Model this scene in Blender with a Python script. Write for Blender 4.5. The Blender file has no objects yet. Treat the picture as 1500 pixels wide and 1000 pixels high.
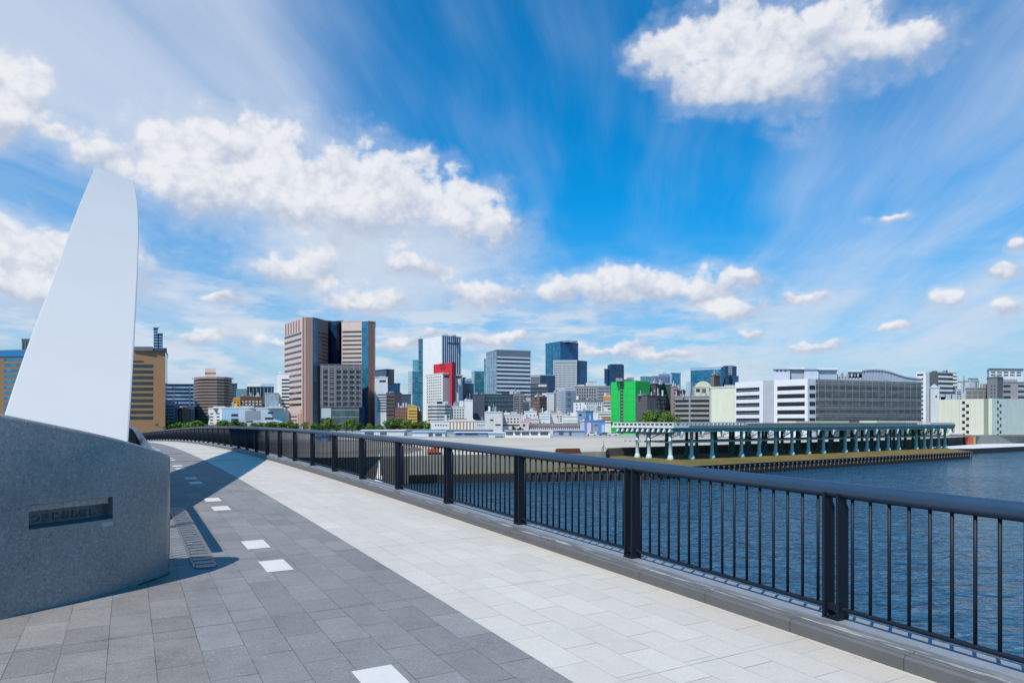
import bpy, bmesh, math, random
from mathutils import Vector, Matrix
R = math.radians
scene = bpy.context.scene
col = scene.collection
rnd = random.Random(7)

# ---------------------------------------------------------------- measures
HZ, CZ = 617.0, 1.65            # eye-level row of the photograph (of 1000), eye height above the deck
WATER, GROUND, LEDGE = -9.7, -4.6, -7.5


def at(px, d, z=0.0):           # world point on the bearing px at distance d ahead
    return Vector(((px - 750) / 1000.0 * d, d, z))


def zt(y, d):                   # world height seen at row y at distance d
    return CZ + (HZ - y) * d / 1000.0


# ---------------------------------------------------------------- object helpers
def tag(o, label=None, cat=None, group=None, kind=None):
    if label: o['label'] = label
    if cat: o['category'] = cat
    if group: o['group'] = group
    if kind: o['kind'] = kind
    return o


def empty(name, loc=(0, 0, 0), rz=0.0):
    o = bpy.data.objects.new(name, None)
    o.empty_display_size = 0.3
    o.location = loc
    o.rotation_euler = (0, 0, rz)
    col.objects.link(o)
    return o


def mesh_obj(name, me, parent=None, loc=None, rot=None, scale=None):
    o = bpy.data.objects.new(name, me)
    col.objects.link(o)
    if parent: o.parent = parent
    if loc is not None: o.location = loc
    if rot is not None: o.rotation_euler = rot
    if scale is not None: o.scale = scale
    return o


def build(name, bm, mats, parent=None, smooth=False, loc=None, rot=None):
    me = bpy.data.meshes.new(name)
    bm.to_mesh(me)
    bm.free()
    for m in (mats if isinstance(mats, (list, tuple)) else [mats]):
        me.materials.append(m)
    if smooth:
        for p in me.polygons: p.use_smooth = True
    return mesh_obj(name, me, parent, loc, rot)


def bm_box(bm, x0, x1, y0, y1, z0, z1, mi=0):
    v = [bm.verts.new(p) for p in ((x0, y0, z0), (x1, y0, z0), (x1, y1, z0), (x0, y1, z0),
                                   (x0, y0, z1), (x1, y0, z1), (x1, y1, z1), (x0, y1, z1))]
    for f in ((0, 3, 2, 1), (4, 5, 6, 7), (0, 1, 5, 4), (1, 2, 6, 5), (2, 3, 7, 6), (3, 0, 4, 7)):
        bm.faces.new([v[i] for i in f]).material_index = mi


def bm_obox(bm, c, ux, uy, uz, mi=0):       # box about c with half vectors
    c, ux, uy, uz = Vector(c), Vector(ux), Vector(uy), Vector(uz)
    v = [bm.verts.new(c + a * ux + b * uy + e * uz) for e in (-1, 1) for a, b in ((-1, -1), (1, -1), (1, 1), (-1, 1))]
    for f in ((0, 3, 2, 1), (4, 5, 6, 7), (0, 1, 5, 4), (1, 2, 6, 5), (2, 3, 7, 6), (3, 0, 4, 7)):
        bm.faces.new([v[i] for i in f]).material_index = mi


def bm_tube(bm, pts, rads, seg=8, cap=True, mi=0, sq=None):   # tube along points
    rings = []
    n = len(pts)
    pts = [Vector(p) for p in pts]
    for i, p in enumerate(pts):
        d = (pts[min(i + 1, n - 1)] - pts[max(i - 1, 0)]).normalized()
        up = Vector((0, 0, 1)) if abs(d.z) < .95 else Vector((1, 0, 0))
        a = d.cross(up).normalized()
        b = a.cross(d).normalized()
        r = rads[i] if isinstance(rads, (list, tuple)) else rads
        k = sq if sq else 1.0
        rings.append([bm.verts.new(p + a * r * math.cos(2 * math.pi * j / seg) + b * r * k * math.sin(2 * math.pi * j / seg)) for j in range(seg)])
    for i in range(n - 1):
        for j in range(seg):
            f = bm.faces.new((rings[i][j], rings[i][(j + 1) % seg], rings[i + 1][(j + 1) % seg], rings[i + 1][j]))
            f.material_index = mi
            f.smooth = True
    if cap:
        bm.faces.new(rings[0][::-1]).material_index = mi
        bm.faces.new(rings[-1]).material_index = mi


# ---------------------------------------------------------------- materials
def new_mat(name):
    m = bpy.data.materials.new(name)
    m.use_nodes = True
    return m, m.node_tree, m.node_tree.nodes['Principled BSDF']


class N:                        # small node-tree writer
    def __init__(s, nt): s.nt = nt

    def node(s, t, **kw):
        n = s.nt.nodes.new(t)
        for k, v in kw.items(): setattr(n, k, v)
        return n

    def put(s, sock, v):
        if hasattr(v, 'is_output') or isinstance(v, bpy.types.NodeSocket): s.nt.links.new(v, sock)
        elif v is not None:
            sock.default_value = v

    def m(s, op, a, b=None, c=None, clamp=False):
        n = s.node('ShaderNodeMath', operation=op)
        n.use_clamp = clamp
        for i, v in enumerate((a, b, c)):
            if v is not None: s.put(n.inputs[i], v)
        return n.outputs[0]

    def v(s, op, a, b=None, out=0):
        n = s.node('ShaderNodeVectorMath', operation=op)
        s.put(n.inputs[0], a)
        if b is not None: s.put(n.inputs[1], b)
        return n.outputs[out]

    def comb(s, x, y, z):
        n = s.node('ShaderNodeCombineXYZ')
        for i, q in enumerate((x, y, z)): s.put(n.inputs[i], q)
        return n.outputs[0]

    def sep(s, v):
        n = s.node('ShaderNodeSeparateXYZ')
        s.put(n.inputs[0], v)
        return n.outputs

    def noise(s, vec, scale, detail=4, rough=.55, dist=0.0):
        n = s.node('ShaderNodeTexNoise')
        s.put(n.inputs['Vector'], vec)
        n.inputs['Scale'].default_value = scale
        n.inputs['Detail'].default_value = detail
        n.inputs['Roughness'].default_value = rough
        n.inputs['Distortion'].default_value = dist
        return n.outputs['Fac']

    def white(s, vec, dim='2D'):
        n = s.node('ShaderNodeTexWhiteNoise', noise_dimensions=dim)
        s.put(n.inputs['Vector'], vec)
        return n.outputs['Value']

    def ramp(s, x, a, b, c=0.0, d=1.0, smooth=True):
        n = s.node('ShaderNodeMapRange')
        n.interpolation_type = 'SMOOTHSTEP' if smooth else 'LINEAR'
        s.put(n.inputs[0], x)
        for i, q in enumerate((a, b, c, d)): s.put(n.inputs[i + 1], q)
        return n.outputs[0]

    def mix(s, f, a, b):
        n = s.node('ShaderNodeMix', data_type='RGBA')
        s.put(n.inputs[0], f)
        s.put(n.inputs[6], a)
        s.put(n.inputs[7], b)
        return n.outputs[2]

    def scale_col(s, c, f):     # colour * factor
        n = s.node('ShaderNodeMix', data_type='RGBA', blend_type='MULTIPLY')
        n.inputs[0].default_value = 1
        s.put(n.inputs[6], c)
        s.put(n.inputs[7], s.comb(f, f, f))
        return n.outputs[2]

    def bump(s, h, strength, dist):
        n = s.node('ShaderNodeBump')
        n.inputs['Strength'].default_value = strength
        n.inputs['Distance'].default_value = dist
        s.put(n.inputs['Height'], h)
        return n.outputs[0]


def rgb(c): return (c[0], c[1], c[2], 1.0)


_mc = {}


def paint(c, rough=.6, var=.12, scale=.35, metal=0.0, streak=0.0, spec=.4):
    key = (tuple(c), rough, var, scale, metal, streak)
    if key in _mc: return _mc[key]
    m, nt, p = new_mat('paint')
    n = N(nt)
    tc = n.node('ShaderNodeTexCoord').outputs['Object']
    f = n.noise(tc, scale, 5, .6)
    f2 = n.noise(tc, scale * 9, 3, .6)
    k = n.m('ADD', n.m('MULTIPLY', n.m('SUBTRACT', f, .5), var * 2), n.m('MULTIPLY', n.m('SUBTRACT', f2, .5), var))
    if streak:
        sx = n.sep(tc)
        fs = n.noise(n.comb(n.m('MULTIPLY', sx[0], 1.0), n.m('MULTIPLY', sx[1], 1.0), n.m('MULTIPLY', sx[2], .06)), 1.6, 3, .6)
        k = n.m('ADD', k, n.m('MULTIPLY', n.m('SUBTRACT', fs, .55), streak * 2))
    n.put(p.inputs['Base Color'], n.scale_col(rgb(c), n.m('ADD', k, 1.0)))
    p.inputs['Roughness'].default_value = rough
    p.inputs['Metallic'].default_value = metal
    p.inputs['Specular IOR Level'].default_value = spec
    _mc[key] = m
    return m


def glass(c, rough=.12, var=.5, spec=.6, cell=3.2):
    key = ('g', tuple(c), rough, cell)
    if key in _mc: return _mc[key]
    m, nt, p = new_mat('glazing')
    n = N(nt)
    geo = n.node('ShaderNodeNewGeometry').outputs['Position']
    q = n.v('FLOOR', n.v('MULTIPLY', geo, (1 / cell, 1 / cell, 1 / cell)))
    w = n.white(q, '3D')
    f = n.noise(geo, .05, 3)
    k = n.m('ADD', n.m('MULTIPLY', n.m('SUBTRACT', w, .5), var), n.m('ADD', n.m('MULTIPLY', n.m('SUBTRACT', f, .5), var * 1.4), 1.0))
    n.put(p.inputs['Base Color'], n.scale_col(rgb(c), k))
    p.inputs['Roughness'].default_value = rough
    p.inputs['Specular IOR Level'].default_value = spec
    _mc[key] = m
    return m


WHITE = paint((.76, .74, .70), streak=.12)
OFFWHITE = paint((.62, .60, .56), streak=.15)
LTGREY = paint((.45, .47, .49), streak=.12)
GREY = paint((.27, .29, .31), streak=.15)
DKGREY = paint((.10, .115, .13), streak=.15)
CREAM = paint((.68, .66, .50), streak=.14)
PINK = paint((.68, .50, .43), streak=.1)
BROWN = paint((.29, .165, .130), streak=.12)
DKBROWN = paint((.10, .075, .065), streak=.12)
CONDO = paint((.30, .235, .20), streak=.1)
TAN = paint((.25, .135, .06), streak=.1)
RED = paint((.65, .06, .05), streak=.1)
BRICK = paint((.30, .06, .035))
YELLOW = paint((.62, .36, .05))
GREEN = paint((.015, .60, .09), var=.1, streak=.08)
def sheet_mat():
    m, nt, p = new_mat('green_sheeting')
    n = N(nt)
    x, y, z = n.sep(n.node('ShaderNodeTexCoord').outputs['Object'])
    q = n.m('MODULO', n.m('ADD', n.m('ADD', x, y), 100.0), 1.9)
    v = n.ramp(n.m('MINIMUM', q, n.m('SUBTRACT', 1.9, q)), .04, .14, 1.0, 0.0)
    q2 = n.m('MODULO', n.m('ADD', z, 100.0), 3.4)
    h = n.ramp(n.m('MINIMUM', q2, n.m('SUBTRACT', 3.4, q2)), .05, .18, 1.0, 0.0)
    geo = n.node('ShaderNodeNewGeometry').outputs['Position']
    fold = n.noise(n.v('MULTIPLY', geo, (1.2, 1.2, .25)), 1.0, 4, .6)
    k = n.m('SUBTRACT', n.m('ADD', .86, n.m('MULTIPLY', fold, .28)), n.m('ADD', n.m('MULTIPLY', v, .12), n.m('MULTIPLY', h, .20)))
    n.put(p.inputs['Base Color'], n.scale_col((.015, .55, .085, 1), k))
    p.inputs['Roughness'].default_value = .65
    n.put(p.inputs['Normal'], n.bump(fold, .5, .3))
    return m


GREEN = sheet_mat()
NETGREEN = paint((.03, .12, .07))
BLUEPAINT = paint((.11, .24, .50))
PALEBLUE = paint((.40, .52, .66))
PINKPALE = paint((.66, .50, .50))
ORANGE = paint((.62, .25, .06))
ROOFGREY = paint((.34, .35, .36))
WIN = glass((.022, .028, .036))
WINGREY = glass((.07, .08, .09), rough=.3)
GBLUE = glass((.012, .075, .17))
GBLUE2 = glass((.025, .145, .24))
GDARK = glass((.012, .040, .058))
GTEAL = glass((.05, .20, .25))
GTEAL2 = glass((.12, .30, .34))
GPALE = glass((.24, .36, .44), rough=.25)
GNAVY = glass((.015, .04, .095))
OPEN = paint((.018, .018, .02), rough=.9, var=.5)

# ---------------------------------------------------------------- the bridge line
H0, X0, Y0, K1, K2 = 0.512, 2.5433, 5.3782, R(.0023), R(.0006)
SMAX = 205.0
_tab = {}


def _walk():
    x, y, ds = X0, Y0, .25
    _tab[0] = (x, y, H0)
    for i in range(1, int(SMAX / ds) + 8):
        h = H0 + K1 * (i - .5) * ds + K2 * ((i - .5) * ds) ** 2
        x -= math.sin(h) * ds
        y += math.cos(h) * ds
        _tab[i] = (x, y, H0 + K1 * i * ds + K2 * (i * ds) ** 2)


_walk()


def line(s):
    if s <= 0: return X0 - math.sin(H0) * s, Y0 + math.cos(H0) * s, H0
    i = int(s / .25)
    a, b = _tab[i], _tab[i + 1]
    f = s / .25 - i
    return tuple(a[k] * (1 - f) + b[k] * f for k in range(3))


def dz(s):
    if s < 0: return .01957 * s
    return .01957 * s - .000417 * s * s + 1.2e-6 * s ** 3


def P(s, t, z=0.0):             # along the rail, across (+ right), above the deck
    x, y, h = line(s)
    return Vector((x + t * math.cos(h), y + t * math.sin(h), dz(s) + z))


def stations(s0, s1, step=.6, grow=True):
    out, s = [], s0
    while s < s1:
        out.append(s)
        s += step if s < 40 else step * 3
    out.append(s1)
    return out


def strip(name, prof, ss, mats, parent=None, uv=True, smooth=False, closed=False, kind=None):
    """sweep a profile [(t,z),...] along the bridge"""
    bm = bmesh.new()
    ul = bm.loops.layers.uv.new('UVMap')
    rows = [[bm.verts.new(P(s, t, z)) for t, z in prof] for s in ss]
    m = len(prof)
    for i in range(len(ss) - 1):
        for j in range(m if closed else m - 1):
            k = (j + 1) % m
            f = bm.faces.new((rows[i][j], rows[i][k], rows[i + 1][k], rows[i + 1][j]))
            for l, (a, b) in zip(f.loops, ((ss[i], prof[j][0]), (ss[i], prof[k][0]), (ss[i + 1], prof[k][0]), (ss[i + 1], prof[j][0]))):
                l[ul].uv = (a, b)
            f.smooth = smooth
    if closed:
        bm.faces.new(rows[0][::-1])
        bm.faces.new(rows[-1])
    bmesh.ops.recalc_face_normals(bm, faces=bm.faces[:])
    o = build(name, bm, mats, parent)
    if kind: o['kind'] = kind
    return o


def paving_mat():
    m, nt, p = new_mat('paving')
    n = N(nt)
    uv = n.node('ShaderNodeTexCoord').outputs['UV']
    geo = n.node('ShaderNodeNewGeometry').outputs['Position']
    s, t, _ = n.sep(uv)
    tw, tl = .2865, .6
    tt = n.m('DIVIDE', n.m('ADD', t, 2.40), tw)
    row = n.m('FLOOR', tt)
    ft = n.m('SUBTRACT', tt, row)
    odd = n.m('ABSOLUTE', n.m('MODULO', row, 2.0))
    # the dark field slips a little from row to row
    slip = n.m('MULTIPLY', n.m('LESS_THAN', t, -2.4), n.m('MULTIPLY', n.white(n.comb(row, 3.0, 0.0)), .05))
    uu = n.m('DIVIDE', n.m('ADD', n.m('ADD', n.m('SUBTRACT', s, .39), n.m('MULTIPLY', odd, .33)), slip), tl)
    cu = n.m('FLOOR', uu)
    fu = n.m('SUBTRACT', uu, cu)
    wob = n.m('MULTIPLY', n.m('SUBTRACT', n.noise(geo, 9, 2), .5), .004)
    et = n.m('MULTIPLY', n.m('MINIMUM', ft, n.m('SUBTRACT', 1.0, ft)), tw)
    eu = n.m('MULTIPLY', n.m('MINIMUM', fu, n.m('SUBTRACT', 1.0, fu)), tl)
    jt = n.ramp(n.m('ADD', et, wob), .0012, .0042, 1.0, 0.0)
    ju = n.ramp(n.m('ADD', eu, wob), .0016, .0055, 1.0, 0.0)
    # panel joints right across the deck every 2.4 m
    pj = n.m('MODULO', n.m('ADD', s, 48.0), 2.4)
    pj = n.ramp(n.m('MINIMUM', pj, n.m('SUBTRACT', 2.4, pj)), .0025, .007, 1.0, 0.0)
    shadow_bands = n.m('MODULO', n.m('ADD', s, 38.8), 6.2)      # bands painting in shadows cast across the crown of the bridge
    shadow_bands = n.m('MULTIPLY', n.ramp(n.m('MINIMUM', shadow_bands, n.m('SUBTRACT', 6.2, shadow_bands)), .17, .24, 1.0, 0.0), n.m('GREATER_THAN', s, 22.0))
    pj = n.m('MAXIMUM', pj, shadow_bands)  # painted shadow bands share the mask of the real joints
    joint = n.m('MAXIMUM', n.m('MAXIMUM', n.m('MULTIPLY', jt, n.m('ADD', .45, n.m('MULTIPLY', n.noise(geo, 1.1, 3, .6), .6))), ju), pj)
    tile = n.white(n.comb(row, cu, 0.0))
    tile2 = n.white(n.comb(cu, row, 0.0))
    fine = n.noise(geo, 75, 4, .75)
    speck = n.ramp(n.noise(geo, 80, 2, .6), .60, .70, 0.0, 1.0)
    dspeck = n.ramp(n.noise(geo, 66, 2, .6), .30, .40, 1.0, 0.0)
    blot = n.noise(geo, 1.7, 5, .62)
    blot2 = n.noise(geo, 7.0, 4, .65)
    stain = n.ramp(n.noise(geo, .55, 6, .7), .50, .72, 0.0, 1.0)
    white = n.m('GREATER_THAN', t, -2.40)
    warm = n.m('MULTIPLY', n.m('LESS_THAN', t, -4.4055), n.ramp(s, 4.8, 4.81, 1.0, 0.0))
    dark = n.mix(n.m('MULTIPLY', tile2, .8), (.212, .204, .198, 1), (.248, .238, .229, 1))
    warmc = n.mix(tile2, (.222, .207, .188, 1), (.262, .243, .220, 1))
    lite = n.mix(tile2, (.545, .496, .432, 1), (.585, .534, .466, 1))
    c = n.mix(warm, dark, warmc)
    # warm bleaching beside the kerb on the pale field
    lite = n.mix(n.ramp(n.m('ADD', t, n.m('MULTIPLY', blot, .8)), -.65, .10, 0.0, .55), lite, (.52, .44, .35, 1))
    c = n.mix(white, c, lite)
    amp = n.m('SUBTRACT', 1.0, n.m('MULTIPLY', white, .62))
    k = n.m('ADD', n.m('MULTIPLY', n.m('SUBTRACT', tile, .5), .17), n.m('MULTIPLY', n.m('SUBTRACT', blot, .5), .36))
    k = n.m('ADD', k, n.m('MULTIPLY', n.m('SUBTRACT', blot2, .5), .26))
    k = n.m('ADD', k, n.m('MULTIPLY', n.m('SUBTRACT', fine, .5), .95))
    k = n.m('ADD', k, n.m('MULTIPLY', speck, .55))
    k = n.m('SUBTRACT', k, n.m('MULTIPLY', dspeck, .22))
    k = n.m('SUBTRACT', k, n.m('MULTIPLY', stain, .22))
    gum = n.node('ShaderNodeTexVoronoi')
    n.put(gum.inputs['Vector'], geo)
    gum.inputs['Scale'].default_value = 1.3
    gum = n.ramp(n.m('ADD', gum.outputs['Distance'], n.m('MULTIPLY', n.noise(geo, 18, 2, .5), .02)), .022, .034, .22, 0.0)
    k = n.m('SUBTRACT', k, gum)
    k = n.m('ADD', n.m('MULTIPLY', k, amp), 1.0)
    c = n.scale_col(c, k)
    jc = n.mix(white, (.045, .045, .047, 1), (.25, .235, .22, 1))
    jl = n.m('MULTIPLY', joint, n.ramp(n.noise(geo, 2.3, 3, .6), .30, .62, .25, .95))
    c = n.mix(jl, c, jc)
    n.put(p.inputs['Base Color'], c)
    n.put(p.inputs['Roughness'], n.m('ADD', .62, n.m('MULTIPLY', blot2, .2)))
    p.inputs['Specular IOR Level'].default_value = .3
    hgt = n.m('ADD', n.m('MULTIPLY', fine, .25), n.m('SUBTRACT', n.m('MULTIPLY', tile, .35), n.m('MULTIPLY', joint, 1.6)))
    n.put(p.inputs['Normal'], n.bump(hgt, .35, .004))
    return m


def granite_mat(c=(.245, .238, .230), rough=.42):
    m, nt, p = new_mat('granite')
    n = N(nt)
    geo = n.node('ShaderNodeNewGeometry').outputs['Position']
    a = n.noise(geo, 70, 3, .7)
    b = n.noise(geo, 24, 4, .68)
    d = n.noise(geo, 1.6, 6, .68)
    sp = n.ramp(n.noise(geo, 48, 2, .65), .57, .68, 0.0, 1.0)
    dk = n.ramp(n.noise(geo, 40, 2, .65), .31, .43, 1.0, 0.0)
    px = n.sep(geo)
    run = n.noise(n.comb(n.m('MULTIPLY', px[0], 6.0), n.m('MULTIPLY', px[1], 6.0), n.m('MULTIPLY', px[2], .5)), 1.0, 4, .6)
    k = n.m('ADD', n.m('MULTIPLY', n.m('SUBTRACT', a, .5), .8), n.m('MULTIPLY', n.m('SUBTRACT', b, .5), .8))
    k = n.m('ADD', k, n.m('ADD', n.m('MULTIPLY', sp, .36), n.m('MULTIPLY', dk, -.32)))
    k = n.m('ADD', k, n.m('ADD', n.m('MULTIPLY', n.m('SUBTRACT', d, .5), .55), n.m('MULTIPLY', n.m('SUBTRACT', run, .5), .30)))
    n.put(p.inputs['Base Color'], n.scale_col(rgb(c), n.m('ADD', k, 1.0)))
    n.put(p.inputs['Roughness'], n.m('ADD', rough, n.m('MULTIPLY', n.m('SUBTRACT', d, .5), .4)))
    n.put(p.inputs['Normal'], n.bump(a, .12, .004))
    return m


def kerb_mat():
    m, nt, p = new_mat('kerb_stone')
    n = N(nt)
    uv = n.node('ShaderNodeTexCoord').outputs['UV']
    geo = n.node('ShaderNodeNewGeometry').outputs['Position']
    s, t, _ = n.sep(uv)
    q = n.m('MODULO', n.m('ADD', s, 40.35), .9)
    j = n.ramp(n.m('MINIMUM', q, n.m('SUBTRACT', .9, q)), .002, .006, 1.0, 0.0)
    fr = n.m('LESS_THAN', t, -.20)
    j = n.m('MULTIPLY', j, n.m('ADD', .15, n.m('MULTIPLY', fr, .85)))
    a = n.noise(geo, 240, 2, .6)
    b = n.noise(geo, 4, 5, .7)
    run = n.noise(n.comb(n.m('MULTIPLY', s, .8), n.m('MULTIPLY', t, 14.0), 0.0), 2.2, 5, .7)
    edge = n.m('ADD', t, n.m('MULTIPLY', n.m('SUBTRACT', n.noise(geo, 5, 4, .65), .5), .10))
    outer = n.ramp(edge, -.13, -.08, 0.0, 1.0)
    scuff = n.m('MULTIPLY', n.ramp(run, .50, .60, 0.0, 1.0), n.ramp(n.m('ABSOLUTE', n.m('ADD', t, .20)), .02, .10, 1.0, 0.0))
    body = n.mix(outer, (.150, .147, .143, 1), (.235, .25, .275, 1))
    body = n.mix(fr, body, (.120, .115, .110, 1))
    c = n.mix(n.m('MULTIPLY', scuff, .8), body, (.46, .45, .42, 1))
    k = n.m('ADD', 1.0, n.m('ADD', n.m('MULTIPLY', n.m('SUBTRACT', a, .5), .35), n.m('MULTIPLY', n.m('SUBTRACT', b, .5), .5)))
    c = n.scale_col(c, k)
    n.put(p.inputs['Base Color'], n.mix(j, c, (.05, .05, .05, 1)))
    p.inputs['Roughness'].default_value = .55
    n.put(p.inputs['Normal'], n.bump(n.m('SUBTRACT', a, n.m('MULTIPLY', j, 2.0)), .25, .003))
    return m


def asphalt_mat():
    m, nt, p = new_mat('asphalt')
    n = N(nt)
    geo = n.node('ShaderNodeNewGeometry').outputs['Position']
    k = n.m('ADD', .7, n.m('ADD', n.m('MULTIPLY', n.noise(geo, 90, 3), .3), n.m('MULTIPLY', n.noise(geo, .8, 4), .3)))
    n.put(p.inputs['Base Color'], n.scale_col((.05, .05, .052, 1), k))
    p.inputs['Roughness'].default_value = .85
    return m


def water_mat():
    m, nt, p = new_mat('water')
    n = N(nt)
    geo = n.node('ShaderNodeNewGeometry').outputs['Position']
    w1 = n.noise(n.v('MULTIPLY', geo, (1.0, 1.35, 1.0)), .085, 3, .55, .4)
    w2 = n.noise(n.v('MULTIPLY', geo, (.8, 1.45, 1)), .40, 2, .5, .8)
    w3 = n.noise(n.v('MULTIPLY', geo, (.75, 1.6, 1)), 1.05, 2, .5, .6)
    h = n.m('ADD', n.m('MULTIPLY', w1, 1.4), n.m('ADD', n.m('MULTIPLY', w2, 1.2), n.m('MULTIPLY', w3, .42)))
    patch = n.noise(geo, .03, 4, .6)
    crest = n.ramp(n.m('ADD', n.m('MULTIPLY', w2, .55), n.m('MULTIPLY', w3, .45)), .36, .62)  # paler crests, darker troughs: sky reflection on ripples painted into the colour
    c = n.mix(n.m('ADD', n.m('MULTIPLY', patch, .5), n.m('MULTIPLY', crest, .5)), (.004, .033, .072, 1), (.020, .112, .200, 1))
    n.put(p.inputs['Base Color'], c)
    n.put(p.inputs['Roughness'], n.m('ADD', .06, n.m('MULTIPLY', patch, .10)))
    p.inputs['IOR'].default_value = 1.33
    n.put(p.inputs['Normal'], n.bump(h, .75, .75))
    return m


def ground_mat(c1, c2, scale=.08, speck=.3):
    m, nt, p = new_mat('ground')
    n = N(nt)
    geo = n.node('ShaderNodeNewGeometry').outputs['Position']
    f = n.noise(geo, scale, 6, .65)
    st = n.noise(n.v('MULTIPLY', geo, (.3, 1.4, 1)), scale * 5, 4, .6)
    c = n.mix(n.ramp(f, .35, .65), rgb(c1), rgb(c2))
    k = n.m('ADD', 1.0, n.m('ADD', n.m('MULTIPLY', n.m('SUBTRACT', n.noise(geo, 2.0, 4), .5), speck), n.m('MULTIPLY', n.m('SUBTRACT', st, .5), speck)))
    n.put(p.inputs['Base Color'], n.scale_col(c, k))
    p.inputs['Roughness'].default_value = .9
    return m


def leaf_mat(a, b):
    m, nt, p = new_mat('leaves')
    n = N(nt)
    geo = n.node('ShaderNodeNewGeometry').outputs['Position']
    w = n.node('ShaderNodeNewGeometry').outputs['Random Per Island']
    f = n.noise(geo, .35, 3)
    c = n.mix(n.m('ADD', n.m('MULTIPLY', w, .6), n.m('MULTIPLY', f, .4)), rgb(a), rgb(b))
    n.put(p.inputs['Base Color'], c)
    p.inputs['Roughness'].default_value = .6
    p.inputs['Specular IOR Level'].default_value = .25
    return m


PAVING, GRANITE, KERB, ASPHALT = paving_mat(), granite_mat(rough=.30), kerb_mat(), asphalt_mat()
CONCRETE = ground_mat((.45, .385, .31), (.53, .46, .375), .05, .28)
RAILPAINT = paint((.010, .014, .021), rough=.5, var=.2, scale=3.0, spec=.25)
HANDRAIL = paint((.026, .056, .100), rough=.38, var=.15, scale=3.0, spec=.5)
ARCHWHITE = paint((.58, .56, .53), rough=.45, var=.03, scale=.25, streak=.02)
STEEL = paint((.20, .20, .20), rough=.5, var=.25, scale=8, metal=.3)
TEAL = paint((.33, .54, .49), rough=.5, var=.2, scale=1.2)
TEALPALE = paint((.50, .60, .55), rough=.6, var=.2, scale=1.2)  # paler teal, also painting in sun on the end columns
TEALSHADE = paint((.08, .17, .15), rough=.6, var=.2, scale=1.0)  # darker copy of the teal, painting in shade under the deck

# ---------------------------------------------------------------- bridge: deck, kerb, roadway
near = stations(-11, SMAX - 2)
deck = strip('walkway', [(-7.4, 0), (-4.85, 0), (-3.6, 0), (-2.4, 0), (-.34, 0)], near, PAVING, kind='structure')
strip('kerb', [(-.34, -.05), (-.34, .085), (-.325, .1), (-.225, .1), (-.215, .105), (.16, .105), (.17, .09), (.17, -.3)], near, KERB, kind='structure')
strip('bridge_deck', [(.16, -.31), (.16, -1.6), (-2, -2.4), (-20, -2.4), (-22.2, -1.2), (-22.2, -.20), (.16, -.20)], near, LTGREY, closed=True, kind='structure')
strip('roadway', [(-22, -.12), (-7.41, -.12)], near, ASPHALT, kind='structure')

tile_m = paint((.66, .62, .57), rough=.6, var=.12, scale=3.0)
for k in range(-1, 13):
    for off in (4.03, 5.37):
        s0 = off + 5.0 * k
        if s0 < -4 or s0 > 62: continue
        bm = bmesh.new()
        q = [P(s0 + a, t, .004) for a, t in ((0, -3.585), (0, -3.315), (.58, -3.315), (.58, -3.585))]
        bm.faces.new([bm.verts.new(p) for p in q])
        o = build('lane_marking', bm, tile_m)
        o['kind'] = 'structure'

# drain grate between the plinth and the lane
bm = bmesh.new()
s = 4.6
while s < 9.6:
    a, b = P(s, -4.22, .009), P(s, -4.03, .009)
    c = (a + b) / 2
    u = (b - a) / 2
    v = (P(s + .1, -4.1, 0) - P(s, -4.1, 0)).normalized()
    bm_obox(bm, c, u, v * .074, (0, 0, .006))
    s += .20
g = build('drain_grate', bm, STEEL)
tag(g, 'narrow slotted steel drain grate in the dark paving beside the granite plinth', 'drain grate')
bm = bmesh.new()
for i in range(25):
    s = 4.6 + i * .2
    for t in (-4.235, -4.02):
        bm_obox(bm, (P(s, t, .007) + P(s + .2, t, .007)) / 2, (P(s + .2, t, .007) - P(s, t, .007)) / 2, (.010, .006, 0), (0, 0, .006))
build('frame', bm, STEEL, g)
bm = bmesh.new()
bm.faces.new([bm.verts.new(p) for p in (P(4.6, -4.23, .002), P(4.6, -4.02, .002), P(9.6, -4.02, .002), P(9.6, -4.23, .002))])
build('channel', bm, OPEN, g)
# darker slab course left of the grate is part of the paving


# ---------------------------------------------------------------- railings
SP = 2.483


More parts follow.
